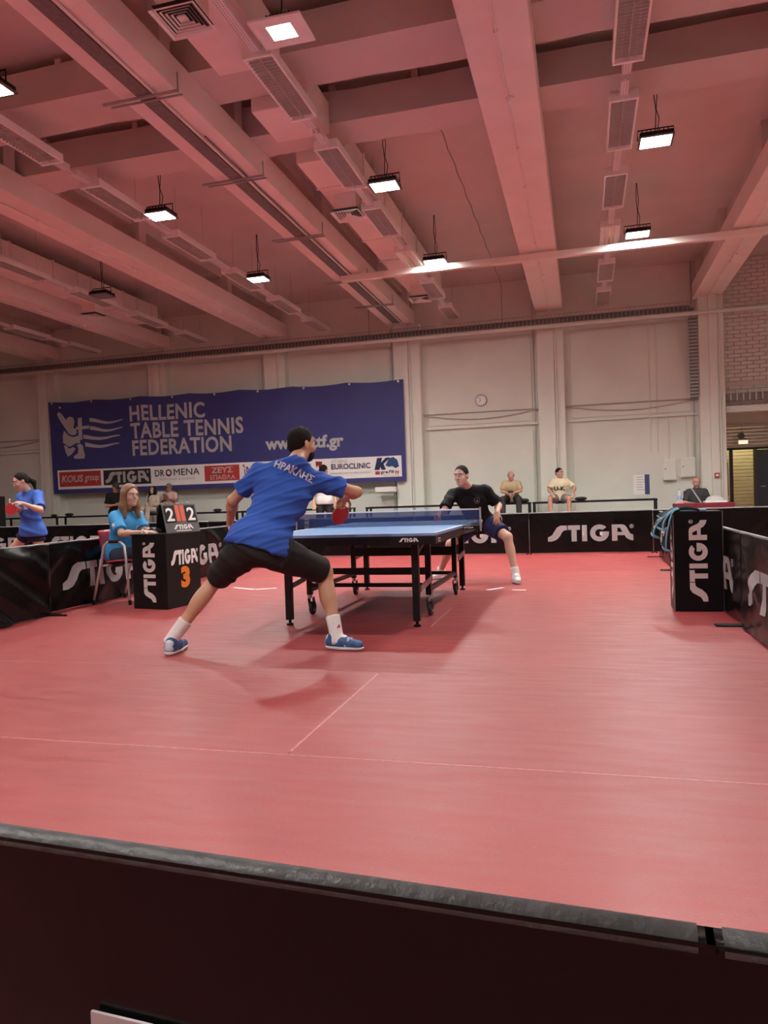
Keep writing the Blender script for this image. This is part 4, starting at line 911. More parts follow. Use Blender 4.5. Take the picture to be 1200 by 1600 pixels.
# ================================================================== PEOPLE
def nrm_(v): v = np.asarray(v, float); return v/max(np.linalg.norm(v), 1e-9)
class Blob:
    """ordered list of smooth-union volumes meshed as one continuous surface"""
    def __init__(s): s.ops = []
    def cap(s, a, b, ra, rb=None, k=0.03): s.ops.append(('cap', np.array(a, float), np.array(b, float), ra, ra if rb is None else rb, k)); return s
    def cone(s, a, b, ra, rb, k=0.015): s.ops.append(('cone', np.array(a, float), np.array(b, float), ra, rb, k)); return s
    def ell(s, c, ax, r, k=0.03): s.ops.append(('ell', np.array(c, float), np.array(ax, float), np.array(r, float), k)); return s
    def cut(s, p, n, only=None): s.ops.append(('cut', np.array(p, float), nrm_(n), only)); return s
    def sub(s, c, ax, r, k=0.01): s.ops.append(('sub', np.array(c, float), np.array(ax, float), np.array(r, float), k)); return s
    def mesh(s, vox, post=None):
        lo, hi = np.full(3, 1e9), np.full(3, -1e9)
        for o in s.ops:
            if o[0] in ('cap', 'cone'):
                r = max(o[3], o[4]); lo = np.minimum(lo, np.minimum(o[1], o[2])-r); hi = np.maximum(hi, np.maximum(o[1], o[2])+r)
            elif o[0] == 'ell': r = o[3].max(); lo = np.minimum(lo, o[1]-r); hi = np.maximum(hi, o[1]+r)
        lo -= 4*vox; hi += 4*vox
        n = np.ceil((hi-lo)/vox).astype(int)+1
        D = np.full(n, 1.0, np.float32)
        axs = [lo[i]+vox*np.arange(n[i]) for i in range(3)]
        for o in s.ops:
            if o[0] == 'cut':
                p, nn, only = o[1], o[2], o[3]
                sl = [slice(0, m) for m in n]
                if only is not None:
                    c, r = np.array(only[0]), only[1]
                    sl = [slice(max(0, int((c[i]-r-lo[i])/vox)), min(n[i], int((c[i]+r-lo[i])/vox)+2)) for i in range(3)]
                X = axs[0][sl[0]][:, None, None]-p[0]; Y = axs[1][sl[1]][None, :, None]-p[1]; Z = axs[2][sl[2]][None, None, :]-p[2]
                D[sl[0], sl[1], sl[2]] = np.maximum(D[sl[0], sl[1], sl[2]], X*nn[0]+Y*nn[1]+Z*nn[2])
                continue
            if o[0] in ('cap', 'cone'): r = max(o[3], o[4]); a, b = np.minimum(o[1], o[2])-r, np.maximum(o[1], o[2])+r
            else: r = o[3].max(); a, b = o[1]-r, o[1]+r
            k = o[-1]; pad = k+3*vox
            i0 = np.maximum(0, ((a-pad-lo)/vox).astype(int)); i1 = np.minimum(n, ((b+pad-lo)/vox).astype(int)+2)
            sl = tuple(slice(i0[i], i1[i]) for i in range(3))
            X = axs[0][sl[0]][:, None, None].astype(np.float32); Y = axs[1][sl[1]][None, :, None].astype(np.float32); Z = axs[2][sl[2]][None, None, :].astype(np.float32)
            if o[0] in ('cap', 'cone'):
                A, d = o[1], o[2]-o[1]; L2 = max(d@d, 1e-9); L = math.sqrt(L2)
                px, py, pz = X-A[0], Y-A[1], Z-A[2]
                tt = (px*d[0]+py*d[1]+pz*d[2])/L2
                t = np.clip(tt, 0, 1)
                q = np.sqrt((px-t*d[0])**2+(py-t*d[1])**2+(pz-t*d[2])**2)
                if o[0] == 'cap': d_ = q-(o[3]+(o[4]-o[3])*t)
                else:
                    q = np.sqrt(np.maximum(0, (px-tt*d[0])**2+(py-tt*d[1])**2+(pz-tt*d[2])**2))
                    d_ = np.maximum(q-(o[3]+(o[4]-o[3])*t), np.maximum(-tt, tt-1)*L)
            else:
                M, R = o[2], o[3]
                px, py, pz = X-o[1][0], Y-o[1][1], Z-o[1][2]
                u = [(px*M[i][0]+py*M[i][1]+pz*M[i][2])/R[i] for i in range(3)]
                k0 = np.sqrt(u[0]**2+u[1]**2+u[2]**2)+1e-6
                k1 = np.sqrt((u[0]/R[0])**2+(u[1]/R[1])**2+(u[2]/R[2])**2)+1e-6
                d_ = k0*(k0-1)/k1
            d_ = d_.astype(np.float32); E = D[sl]
            if o[0] == 'sub':
                h = np.clip(0.5-0.5*(E+d_)/k, 0, 1); D[sl] = E*(1-h)-d_*h+k*h*(1-h)
            else:
                h = np.clip(0.5+0.5*(E-d_)/k, 0, 1); D[sl] = E*(1-h)+d_*h-k*h*(1-h)
        # surface nets
        ins = D < 0
        c = np.zeros(np.array(D.shape)-1, np.int8)
        for dx in (0, 1):
            for dy in (0, 1):
                for dz in (0, 1): c += ins[dx:dx+c.shape[0], dy:dy+c.shape[1], dz:dz+c.shape[2]]
        act = (c > 0) & (c < 8)
        idx = np.argwhere(act); N = len(idx)
        vid = np.full(c.shape, -1, np.int32); vid[act] = np.arange(N)
        cor = [(a, b, e) for a in (0, 1) for b in (0, 1) for e in (0, 1)]
        val = {q: D[idx[:, 0]+q[0], idx[:, 1]+q[1], idx[:, 2]+q[2]] for q in cor}
        acc = np.zeros((N, 3)); cnt = np.zeros(N)
        for p in cor:
            for ax in range(3):
                if p[ax]: continue
                q = list(p); q[ax] = 1; q = tuple(q)
                a, b = val[p], val[q]; m = (a < 0) != (b < 0)
                t = np.where(m, a/np.where(m, a-b, 1), 0)
                pos = np.tile(np.array(p, float), (N, 1)); pos[:, ax] += t
                acc += pos*m[:, None]; cnt += m
        V = lo+(idx+acc/cnt[:, None])*vox
        F = []
        for ax in range(3):
            s0 = [slice(None)]*3; s1 = [slice(None)]*3; s0[ax] = slice(0, -1); s1[ax] = slice(1, None)
            e = ins[tuple(s0)] != ins[tuple(s1)]
            b_, c_ = (ax+1) % 3, (ax+2) % 3
            ii = np.argwhere(e); ii = ii[(ii[:, b_] > 0) & (ii[:, c_] > 0)]
            ii = ii[(ii[:, b_] < D.shape[b_]-1) & (ii[:, c_] < D.shape[c_]-1)]
            flip = ins[ii[:, 0], ii[:, 1], ii[:, 2]]
            def cell(db, dc):
                j = ii.copy(); j[:, b_] -= db; j[:, c_] -= dc; return vid[j[:, 0], j[:, 1], j[:, 2]]
            q = np.stack([cell(1, 1), cell(0, 1), cell(0, 0), cell(1, 0)], 1)
            q[~flip] = q[~flip][:, ::-1]; F.append(q)
        F = np.concatenate(F)
        # one light smoothing pass
        for _ in range(2):
            S = np.zeros_like(V); W = np.zeros(N)
            for a in range(4):
                b = (a+1) % 4
                np.add.at(S, F[:, a], V[F[:, b]]); np.add.at(W, F[:, a], 1); np.add.at(S, F[:, b], V[F[:, a]]); np.add.at(W, F[:, b], 1)
            V = V*0.5+0.5*S/W[:, None]
        me = bpy.data.meshes.new('blob')
        me.vertices.add(N); me.vertices.foreach_set('co', V.ravel())
        me.loops.add(len(F)*4); me.loops.foreach_set('vertex_index', F.ravel().astype(np.int32))
        me.polygons.add(len(F)); me.polygons.foreach_set('loop_start', np.arange(0, len(F)*4, 4, dtype=np.int32))
        try: me.polygons.foreach_set('loop_total', np.full(len(F), 4, np.int32))
        except Exception: pass
        me.update(calc_edges=True); me.validate()
        if post is not None:
            nn = np.empty(N*3, np.float32); me.vertex_normals.foreach_get('vector', nn); nn = nn.reshape(-1, 3)
            V2 = post(V, nn); me.vertices.foreach_set('co', V2.ravel()); me.update()
        return me

def skin_mat(name, col): return mat(name, col, 0.48, noise=(18, 0.10), bump=(120, 0.06))
SK_TAN = skin_mat('tanned skin', (0.55, 0.315, 0.20)); SK_FAIR = skin_mat('fair skin', (0.58, 0.36, 0.27)); SK_PINK = skin_mat('rosy skin', (0.56, 0.30, 0.22))
SK_DARK = skin_mat('brown skin', (0.30, 0.155, 0.10))
M_EYE = mat('eye white', (0.8, 0.78, 0.75), 0.2); M_IRIS = mat('iris', (0.03, 0.02, 0.015), 0.2); M_LIP = mat('lips', (0.42, 0.14, 0.12), 0.4)
M_SOCK = mat('white sock', (0.78, 0.76, 0.75), 0.85, noise=(60, .1), bump=(150, .3)); M_SOLE = mat('shoe sole', (0.72, 0.72, 0.72), .6, noise=(20, .1))
def cloth(name, col, rough=0.8): return mat(name, col, rough, noise=(7, 0.12), bump=(160, 0.12), spec=0.2)
M_HAIRK = mat('black hair', (0.016, 0.012, 0.010), 0.65, spec=0.12, noise=(70, .5), bump=(150, .5)); M_HAIRB = mat('light brown hair', (0.30, 0.165, 0.075), 0.45, noise=(40, .45), bump=(90, .6), stretch=(3, 3, .4))
M_HAIRG = mat('grey hair', (0.20, 0.18, 0.16), 0.6, noise=(60, .3))

def basis(fwd, up):
    f = nrm_(fwd); u = nrm_(np.asarray(up, float)-f*np.dot(up, f)); r = np.cross(f, u)
    return r, f, u                                 # person's right, forward, up
def head_ops(B, hc, R, sc, neck, neck_r=0.056):
    r, f, u = R; A = [r, f, u]
    P = lambda a, b, c: hc+sc*(r*a+f*b+u*c)
    B.cap(neck, P(0, -0.015, -0.06), neck_r, neck_r*0.95, 0.03)
    B.ell(P(0, -0.008, 0.030), A, np.array([0.074, 0.095, 0.088])*sc, 0.02)
    B.ell(P(0, 0.022, -0.045), A, np.array([0.058, 0.068, 0.080])*sc, 0.03)
    B.ell(P(0, 0.070, -0.098), A, np.array([0.026, 0.022, 0.020])*sc, 0.03)
    B.ell(P(0, 0.080, 0.030), A, np.array([0.055, 0.014, 0.012])*sc, 0.015)
    for s in (-1, 1):
        B.ell(P(s*0.036, 0.060, -0.030), A, np.array([0.026, 0.026, 0.022])*sc, 0.02)
        B.sub(P(s*0.031, 0.104, 0.010), A, np.array([0.018, 0.014, 0.010])*sc, 0.010)
        e1 = nrm_(r*s*0.85+f*0.4); e3 = nrm_(u-f*0.15-e1*np.dot(u-f*0.15, e1)); B.ell(P(s*0.079, -0.010, -0.010), [e1, np.cross(e3, e1), e3], np.array([0.008, 0.021, 0.033])*sc, 0.005)
    B.cap(P(0, 0.090, 0.012), P(0, 0.112, -0.028), 0.008*sc, 0.012*sc, 0.008)
    B.cap(P(-0.010, 0.098, -0.032), P(0.010, 0.098, -0.032), 0.009*sc, 0.009*sc, 0.006)
    B.cap(P(-0.016, 0.086, -0.064), P(0.016, 0.086, -0.064), 0.008*sc, 0.008*sc, 0.008)
def face_parts(person_, hc, R, sc, brow=None, lip=True):
    r, f, u = R; P = lambda a, b, c: Vector(hc+sc*(r*a+f*b+u*c))
    for s in (-1, 1):
        ey = MB().lathe([(0.0095*sc*math.sin(PI*k/8), -0.0095*sc*math.cos(PI*k/8)) for k in range(9)], P(s*0.031, 0.0815, 0.010), axis=Vector(f), n=12).build('eye', M_EYE, person_, smooth=True)
        MB().lathe([(0.0052*sc, 0.0), (0.0046*sc, 0.004*sc), (0.001, 0.005*sc)], P(s*0.031, 0.0875, 0.010), axis=Vector(f), n=10).build('iris', M_IRIS, ey)
        if brow: MB().tube([P(s*0.014, 0.096, 0.026), P(s*0.032, 0.094, 0.032), P(s*0.050, 0.082, 0.026)], 0.0046*sc, 6).build('eyebrow', brow, person_)
    if lip: MB().tube([P(-0.022, 0.083, -0.064), P(-0.008, 0.0935, -0.062), P(0.008, 0.0935, -0.062), P(0.022, 0.083, -0.064)], 0.0042*sc, 6).build('mouth', M_LIP, person_, smooth=True)
def short_hair(person_, hc, R, sc, m, vox, line=0.014, low=-0.055, thick=0.0040, bald=False):
    r, f, u = R; P = lambda a, b, c: hc+sc*(r*a+f*b+u*c)
    B = Blob().ell(P(0, -0.010, 0.030), R, (np.array([0.074, 0.095, 0.088])+thick)*sc, 0.01)
    B.ell(P(0, -0.035, -0.02), R, (np.array([0.060, 0.062, 0.055])+thick)*sc, 0.02)
    B.cut(P(0, line/0.75, 0), f*0.72-u*0.44); B.cut(P(0, 0.0, low+0.05), -u*0.80+f*0.60)
    if bald: B.cut(P(0, 0, 0.045), u)
    o = link_mesh('hair', B.mesh(vox, lambda V, Nn: V+Nn*(np.sin(V[:, 0]*310)*np.sin(V[:, 1]*290+1)*np.sin(V[:, 2]*330+2)*0.0030*sc)[:, None]), m, person_, True, True); return o
def hand_ops(B, w, d, pn, curl=0.5, sc=1.0, thumb=1, spread=1.0):
    """w wrist, d direction of the hand, pn palm normal (towards what is held)"""
    d = nrm_(d); pn = nrm_(np.asarray(pn, float)-d*np.dot(pn, d)); sd = np.cross(d, pn)
    B.ell(w+d*0.045*sc, [sd, d, pn], np.array([0.040, 0.056, 0.018])*sc, 0.015)
    for i, (o, l) in enumerate(((-0.030, 0.062), (-0.010, 0.074), (0.010, 0.078), (0.030, 0.070))):
        p = w+d*0.085*sc+sd*o*sc; a = curl*0.9
        dd = nrm_(d+sd*o*6*spread*0.5)
        for j, f_ in enumerate((0.42, 0.32, 0.26)):
            a2 = a*(0.6+0.75*j); v = dd*math.cos(a2)+pn*math.sin(a2); q = p+v*l*f_*sc
            B.cap(p, q, 0.0092*sc, 0.0082*sc, 0.004); p = q
    p = w+d*0.030*sc+sd*thumb*0.034*sc; v = nrm_(d*0.65+sd*thumb*0.7+pn*0.4); q = p+v*0.042*sc
    B.cap(p, q, 0.0115*sc, 0.0100*sc, 0.008); v = nrm_(d*0.9+pn*0.5*curl+sd*thumb*0.1); B.cap(q, q+v*0.032*sc, 0.0098*sc, 0.0088*sc, 0.004)
    return sd

def make_person(label, J, look, up=(0, 0, 1), sc=1.0, hsc=1.0, vox=0.008, skin=SK_FAIR, shirt=None, bottom=None, sock=None, shoe=None, hair=None,
                lhand=None, rhand=None, group=None, fat=1.0, brow=None, folds=None, hidden_feet=False):
    """J: joints in metres (person's own left / right)"""
    J = {k: np.array(v, float) for k, v in J.items()}
    nk, pv, hc = J['nk'], J['pv'], J['hc']
    R = basis(look, up)
    sp = nrm_(nk-pv); rt = nrm_((J['rs']-J['ls'])-sp*np.dot(J['rs']-J['ls'], sp)); fr = np.cross(sp, rt)
    hr = nrm_(J['rh']-J['lh']); hr = nrm_(hr-sp*np.dot(hr, sp)); hf = np.cross(sp, hr)
    sm = (J['ls']+J['rs'])/2
    Lsp = np.linalg.norm(nk-pv)
    chest = pv+(sm-pv)*0.72+fr*0.01; belly = pv+(sm-pv)*0.34+fr*0.015
    def torso(B, e=0.0, k=0.05):
        B.ell(chest, [rt, fr, sp], (np.array([0.158*fat, 0.108*fat, 0.165])*sc)+e, k)
        B.ell(belly, [rt, fr, sp], (np.array([0.138*fat, 0.105*fat**1.6, 0.17])*sc)+e, k)
        B.ell(pv+sp*0.0, [hr, hf, sp], (np.array([0.155*fat, 0.115*fat, 0.115])*sc)+e, k)
        B.cap(nk-sp*0.025*sc, J['ls']-sp*0.005, 0.048*sc+e*.6, 0.046*sc+e*.5, k*.7); B.cap(nk-sp*0.025*sc, J['rs']-sp*0.005, 0.048*sc+e*.6, 0.046*sc+e*.5, k*.7)
        for s in 'lr': B.cap(J[s+'s'], chest+(J[s+'s']-chest)*0.4, 0.050*sc+e*.5, 0.085*sc+e, k*.8)
    B = Blob(); torso(B)
    for s in 'lr':
        B.cap(J[s+'s'], J[s+'e'], 0.049*sc, 0.039*sc, 0.03); B.cap(J[s+'e'], J[s+'w'], 0.038*sc, 0.026*sc, 0.02)
        mid = J[s+'e']*0.72+J[s+'w']*0.28; B.ell(mid, np.eye(3), np.array([0.041]*3)*sc, 0.03)
        B.cap(J[s+'h'], J[s+'k'], 0.082*sc*fat**.5, 0.056*sc, 0.04); B.cap(J[s+'k'], J[s+'a'], 0.053*sc, 0.036*sc, 0.03)
        kn = nrm_(J[s+'k']-J[s+'h']); sh = nrm_(J[s+'a']-J[s+'k'])
        bk = nrm_(J.get(s+'t', J[s+'a']+hf*0.2)-J[s+'a']); bk = bk-sh*np.dot(bk, sh); bk = -nrm_(bk) if np.linalg.norm(bk) > 1e-3 else -hf
        cf = J[s+'k']*0.66+J[s+'a']*0.34+bk*0.016*sc; ax = frame(Vector(sh)); B.ell(cf, [np.array(ax[0]), np.array(ax[1]), np.array(ax[2])], np.array([0.052, 0.052, 0.115])*sc, 0.03)
    head_ops(B, hc, R, sc*hsc, nk, 0.054*sc)
    for s, hd in (('l', lhand), ('r', rhand)):
        if hd is None: hd = {}
        d = hd.get('d', J[s+'w']-J[s+'e']); pn = hd.get('pn', fr)
        hand_ops(B, J[s+'w'], d, pn, hd.get('curl', 0.6), sc, hd.get('thumb', 1 if s == 'l' else -1))
    me = B.mesh(vox)
    base = Vector(((J['la']+J['ra'])/2)); base.z = 0
    if hidden_feet: base = Vector(pv)
    me.transform(Matrix.Translation(-base))
    o = link_mesh('person', me, skin, None, False, True); o.location = base; o.matrix_basis = Matrix.Translation(base)
    tag(o, label, 'person', group)
    face_parts(o, hc, R, sc*hsc, brow)
    inv = {'R': R, 'fr': fr, 'sp': sp, 'rt': rt, 'chest': chest, 'belly': belly, 'hf': hf, 'hr': hr, 'J': J, 'torso': torso}
    if shirt:
        S = Blob(); e = shirt.get('e', 0.016); torso(S, e, 0.06)
        hem = pv-sp*shirt.get('hem', 0.06)*sc
        S.ell(hem+sp*0.05*sc, [hr, hf, sp], np.array([0.170*fat, 0.136*fat, 0.15])*sc*shirt.get('hemr', 1)+e+0.008, 0.05)
        S.cut(hem+hr*0, -sp+hr*shirt.get('tilt', 0)); S.cut(nk+sp*0.035*sc-fr*0.02, sp*0.9+fr*0.25)
        for s in 'lr':
            a, b_ = J[s+'s'], J[s+'e']; t = shirt.get('sleeve', 0.68); d = b_-a
            if t > 1:
                S.cap(a, b_, 0.062*sc+e*.5, 0.050*sc+e*.5, 0.04); w_ = J[s+'w']; S.cone(b_-(w_-b_)*0.02, b_+(w_-b_)*(t-1), 0.050*sc+e*.4, 0.040*sc+e*.4, 0.02)
            else: S.cap(a, a+d*0.3, 0.052*sc+e*.4, 0.052*sc+e*.5, 0.04); S.cone(a+d*0.1, a+d*t, 0.054*sc+e*.4, 0.052*sc+e*.7+shirt.get('flare', 0), 0.03)
        post = shirt.get('post')
        link_mesh('shirt', S.mesh(vox, post), shirt['m'], o, True, True)
        if shirt.get('collar'):
            B2 = Blob().cone(nk-sp*0.03*sc, nk+sp*0.035*sc, 0.080*sc, 0.072*sc); B2.sub(nk+fr*0.09*sc, np.eye(3), np.array([0.03, 0.06, 0.06]))
            link_mesh('collar', B2.mesh(vox), shirt['collar'], o, True, True)
    if bottom:
        S = Blob(); e = bottom.get('e', 0.014); t = bottom.get('len', 0.8)
        S.ell(pv, [hr, hf, sp], np.array([0.158*fat, 0.118*fat, 0.12])*sc+e, 0.05)
        S.ell(pv+sp*0.06*sc, [hr, hf, sp], np.array([0.145*fat, 0.110*fat, 0.10])*sc+e, 0.04)
        S.cut(pv+sp*bottom.get('waist', 0.10)*sc, sp)
        for s in 'lr':
            a, b_ = J[s+'h'], J[s+'k']; d = b_-a
            if t <= 1.25: w0 = bottom.get('w0', 0.088); S.cap(a, a+d*min(t*.5, .3), w0*sc*fat**.5+e, (w0-.004)*sc+e, 0.05); S.cone(a+d*0.05, a+d*t, w0*sc*fat**.5+e, bottom.get('r', 0.080)*sc+e, 0.06)
            else:
                S.cap(a, b_, 0.090*sc*fat**.5+e, 0.064*sc+e, 0.05); an = J[s+'a']; S.cone(b_-(an-b_)*0.03, b_+(an-b_)*0.97, 0.064*sc+e, 0.052*sc+e, 0.03)
        if bottom.get('bum'): S.ell(pv-hf*0.05*sc-sp*0.03*sc, [hr, hf, sp], np.array([0.15, 0.10, 0.11])*sc, 0.06)
        link_mesh(bottom.get('name', 'shorts'), S.mesh(vox, bottom.get('post')), bottom['m'], o, True, True)
    if sock:
        for s in 'lr':
            a, k_ = J[s+'a'], J[s+'k']; d = nrm_(k_-a)
            S = Blob().cap(a-d*0.02, a*0.65+J[s+'t']*0.35, 0.040*sc, 0.034*sc, 0.02).cone(a-d*0.05, a+d*sock.get('h', 0.12), 0.044*sc, 0.050*sc); link_mesh('sock', S.mesh(min(vox, 0.008)), sock['m'], o, True, True)
    if shoe:
        for s in 'lr':
            a, tt = J[s+'a'], J[s+'t']; d = tt-a; d[2] = 0 if shoe.get('flat', {}).get(s, True) else d[2]
            d = nrm_(d); up_ = np.array([0, 0, 1.0]) if shoe.get('flat', {}).get(s, True) else nrm_(np.cross(np.cross(d, [0, 0, 1]), d))
            sd = np.cross(d, up_); g = a-up_*(a[2]-0.0 if shoe.get('flat', {}).get(s, True) else 0.10*sc)
            U = Blob(); U.cap(g+up_*0.045*sc-d*0.045*sc, g+up_*0.052*sc+d*0.05*sc, 0.040*sc, 0.042*sc, 0.03); U.cap(g+up_*0.045*sc+d*0.04*sc, g+up_*0.036*sc+d*0.165*sc, 0.042*sc, 0.034*sc, 0.03)
            U.cap(g+up_*0.06*sc-d*0.03*sc, g+up_*0.085*sc-d*0.02*sc, 0.038*sc, 0.042*sc, 0.03)
            U.cut(g+up_*0.020*sc, -up_)
            so = link_mesh('shoe', U.mesh(min(vox, 0.008)), shoe['m'], o, True, True)
            W = Blob(); W.cap(g+up_*0.03*sc-d*0.045*sc, g+up_*0.03*sc+d*0.06*sc, 0.043*sc, 0.046*sc, 0.03); W.cap(g+up_*0.03*sc+d*0.05*sc, g+up_*0.03*sc+d*0.172*sc, 0.046*sc, 0.036*sc, 0.03)
            W.cut(g+up_*0.024*sc, up_); W.cut(g+up_*0.002, -up_)
            link_mesh('sole', W.mesh(min(vox, 0.008)), shoe.get('sole', M_SOLE), so, True, True)
            if shoe.get('stripe'):
                for k in range(3):
                    for q in (-1, 1):
                        c0 = g+d*(0.02+0.03*k)*sc+sd*q*0.040*sc+up_*0.03*sc; c1 = g+d*(0.045+0.03*k)*sc+sd*q*0.022*sc+up_*0.078*sc
                        MB().bar(Vector(c0), Vector(c1), 0.012*sc, 0.008*sc, up=Vector(sd)).build('stripe', shoe['stripe'], so)
            if shoe.get('stripe'):
                Hc = Blob(); Hc.cap(g+up_*0.048*sc-d*0.048*sc, g+up_*0.070*sc-d*0.046*sc, 0.0405*sc, 0.036*sc, 0.02); Hc.cut(g-d*0.045*sc, d); Hc.cut(g+up_*0.025*sc, -up_); link_mesh('heel_counter', Hc.mesh(0.006), shoe['stripe'], so, True, True)
            for k in range(3):
                c0 = g+d*(0.045+0.025*k)*sc-sd*0.022*sc+up_*(0.092-0.008*k)*sc; c1 = c0+sd*0.044*sc
                MB().tube([Vector(c0), Vector((c0+c1)/2+up_*0.006*sc), Vector(c1)], 0.0035*sc, 6).build('lace', shoe.get('lace', M_SOLE), so)
    if hair == 'short': short_hair(o, hc, R, sc*hsc, brow or M_HAIRK, min(vox, 0.007))
    elif hair == 'bald': short_hair(o, hc, R, sc*hsc, brow or M_HAIRG, min(vox, 0.007), line=0.0, low=-0.05, thick=0.004, bald=True)
    return o, inv
def on_front(inv, a, b, lift=0.0, side=1):
    """a frame (point, right, up, normal) on the chest or back of a person"""
    n = inv['fr']*side
    return inv['chest']+inv['rt']*a+inv['sp']*b+n*lift
def drape_text(body, person_, shirt_obj, c, U, V, w_, h_, m, bold, out, loops=None, scale=None):
    """print laid onto the cloth by casting each vertex against the shirt"""
    c, U, V = Vector(c), Vector(U).normalized(), Vector(V).normalized(); N = U.cross(V)
    from mathutils.bvhtree import BVHTree
    base = root_of(person_).matrix_basis.translation
    me = shirt_obj.data
    bvh = BVHTree.FromPolygons([v.co+base for v in me.vertices], [tuple(p.vertices) for p in me.polygons])
    def warp(p):
        h = bvh.ray_cast(p+N*0.5, -N)
        return h[0]+N*out if h[0] is not None else p
    O = c-U*(w_/2)-V*(h_/2)
    if loops: return shape(loops, O, U, V, scale, m, person_, name='print', warp=warp)
    return text(body, O, U, V, (0, 0, w_, h_), m, person_, bold=bold, name='print', warp=warp, fine=0.012)
def child_shirt(o): return next(c for c in o.children if c.name.startswith('shirt'))
def bat(label, handle, tip, normal, blade=0.15, rubber=None, group='table tennis bats'):
    """bat from the end of the handle to the tip of the blade"""
    h, t_, n = Vector(handle), Vector(tip), Vector(normal).normalized(); d = (t_-h).normalized(); n = (n-d*n.dot(d)).normalized(); s = d.cross(n)
    L = (t_-h).length; c = t_-d*0.08
    o = thing('table_tennis_bat', label, 'bat', h, 0, group)
    loop = [(0.075*math.cos(a), 0.08*math.sin(a)) for a in [2*PI*k/28 for k in range(28)]]
    MB().prism([c+s*x+d*y-n*0.003 for x, y in loop], n*0.006).build('blade', mat('bat wood', (0.50, 0.32, 0.16), .6, noise=(20, .2)), o)
    MB().prism([c+s*x*0.985+d*y*0.985+n*0.003 for x, y in loop], n*0.004).build('rubber', rubber or mat('red rubber', (0.52, 0.03, 0.045), .5, noise=(20, .1)), o)
    MB().prism([c+s*x*0.985+d*y*0.985-n*0.007 for x, y in loop], n*0.004).build('rubber', mat('black rubber', (0.015, 0.015, 0.015), .5), o)
    MB().bar(h, c-d*0.07, 0.028, 0.022, up=n).build('handle', mat('bat wood', (0.50, 0.32, 0.16), .6), o, bevel=0.004)
    return o

# ---- the player in blue, back to the viewer -------------------------------
M_ROYAL = mat('royal blue jersey', (0.032, 0.105, 0.46), 0.75, noise=(5, 0.10), bump=(180, 0.12), spec=0.25)
M_BLKSH = cloth('charcoal shorts', (0.022, 0.021, 0.021))
def fold_post(dirs, amp, mask=None):
    def f(V, Nn):
        d = np.zeros(len(V))
        for (v, fq, ph, a, wob) in dirs:
            v = nrm_(v); t = V@v
            q = V@nrm_(np.cross(v, [0.3, 0.5, 0.8]))
            s = np.sin(fq*t+ph+wob*np.sin(7*q+ph)); d += a*(np.maximum(0, s)**2*1.6-0.5)*(0.55+0.45*np.sin(5*q+2*ph))
        if mask is not None: d *= mask(V)
        return V+Nn*(amp*d)[:, None]
    return f
def AT(x, y, Y): return np.array(at(x, y, Y))
J1 = dict(hc=AT(471, 694, 4.96), nk=AT(464, 719, 4.86), ls=AT(405, 740, 4.80), rs=AT(499, 753, 4.98), le=AT(364, 782, 4.84), lw=AT(359, 818, 5.02),
          re=AT(557, 769, 5.12), rw=AT(540, 776, 5.36), pv=AT(406, 852, 4.62), lh=AT(382, 860, 4.58), rh=AT(434, 864, 4.64),
          lk=AT(338, 905, 4.76), la=AT(270, 997, 4.60), rk=AT(507, 893, 4.98), ra=AT(526, 995, 4.86), lt=AT(255, 1016, 4.66), rt=AT(556, 1004, 4.80))
J1['lt'] = J1['la']+np.array([-0.02, 0.17, -0.06]); J1['rt'] = J1['ra']+np.array([0.16, -0.03, -0.05])
p1, i1 = make_person('person in a royal blue jersey and black shorts lunging for a forehand, seen from behind', J1, (0.55, 0.80, -0.05), sc=1.02, vox=0.0065, fat=1.13, skin=SK_TAN,
    shirt=dict(m=M_ROYAL, e=0.018, hem=0.055, hemr=1.08, sleeve=0.66, flare=0.006, tilt=0.10,
               post=fold_post([((-0.30, 0, 1), 128, 0.4, 1.0, 1.4), ((-0.45, 0.1, 1), 84, 1.7, 1.0, 1.2), ((-0.15, 0.2, 1), 47, 2.2, 0.9, 1.3)], 0.0058)),
    bottom=dict(m=M_BLKSH, len=0.93, r=0.080, e=0.015, bum=True, post=fold_post([((0.6, 0.2, 1), 48, 0.3, 1.0, 0.8)], 0.006)),
    sock=dict(m=M_SOCK, h=0.15), shoe=dict(m=mat('blue sports shoe', (0.035, 0.13, 0.34), .5, noise=(25, .5, (0.02, 0.05, 0.13))), stripe=mat('silver stripe', (0.5, 0.55, 0.62), .4), flat={'l': True, 'r': True}),
    hair='short', brow=M_HAIRK, rhand=dict(d=(-0.5, 0.6, -0.35), pn=(-0.3, -0.2, -0.9), curl=1.3), lhand=dict(d=(0.05, 0.3, -0.9), pn=(1, 0.2, 0), curl=0.6))
sh1 = child_shirt(p1)
bk = -i1['fr']
ctr = (i1['J']['ls']+i1['J']['rs'])/2*0.62+i1['J']['nk']*0.38-i1['sp']*0.015
Ub = nrm_(i1['rt']); drape_text('HPAKΛHΣ', p1, sh1, ctr+bk*0.1+Ub*0.015, Ub, np.cross(bk, Ub), 0.29, 0.056, M_WHITE, 0.03, 0.007)
B_ = Blob(); hcx = i1['J']['hc']; r_, f_, u_ = i1['R']
B_.ell(hcx+f_*0.045-u_*0.075, i1['R'], np.array([0.058, 0.056, 0.050])*1.02, 0.02); B_.cut(hcx-u_*0.035, u_); B_.cut(hcx+f_*0.015, -f_)
link_mesh('beard', B_.mesh(0.006), M_HAIRK, p1, True, True)
hw = i1['J']['rw']; bat('red bat in the hand of the player in blue', hw+np.array([-0.02, 0.03, 0.01]), hw+np.array([-0.10, 0.10, -0.21]), (0.75, -0.6, 0.15))
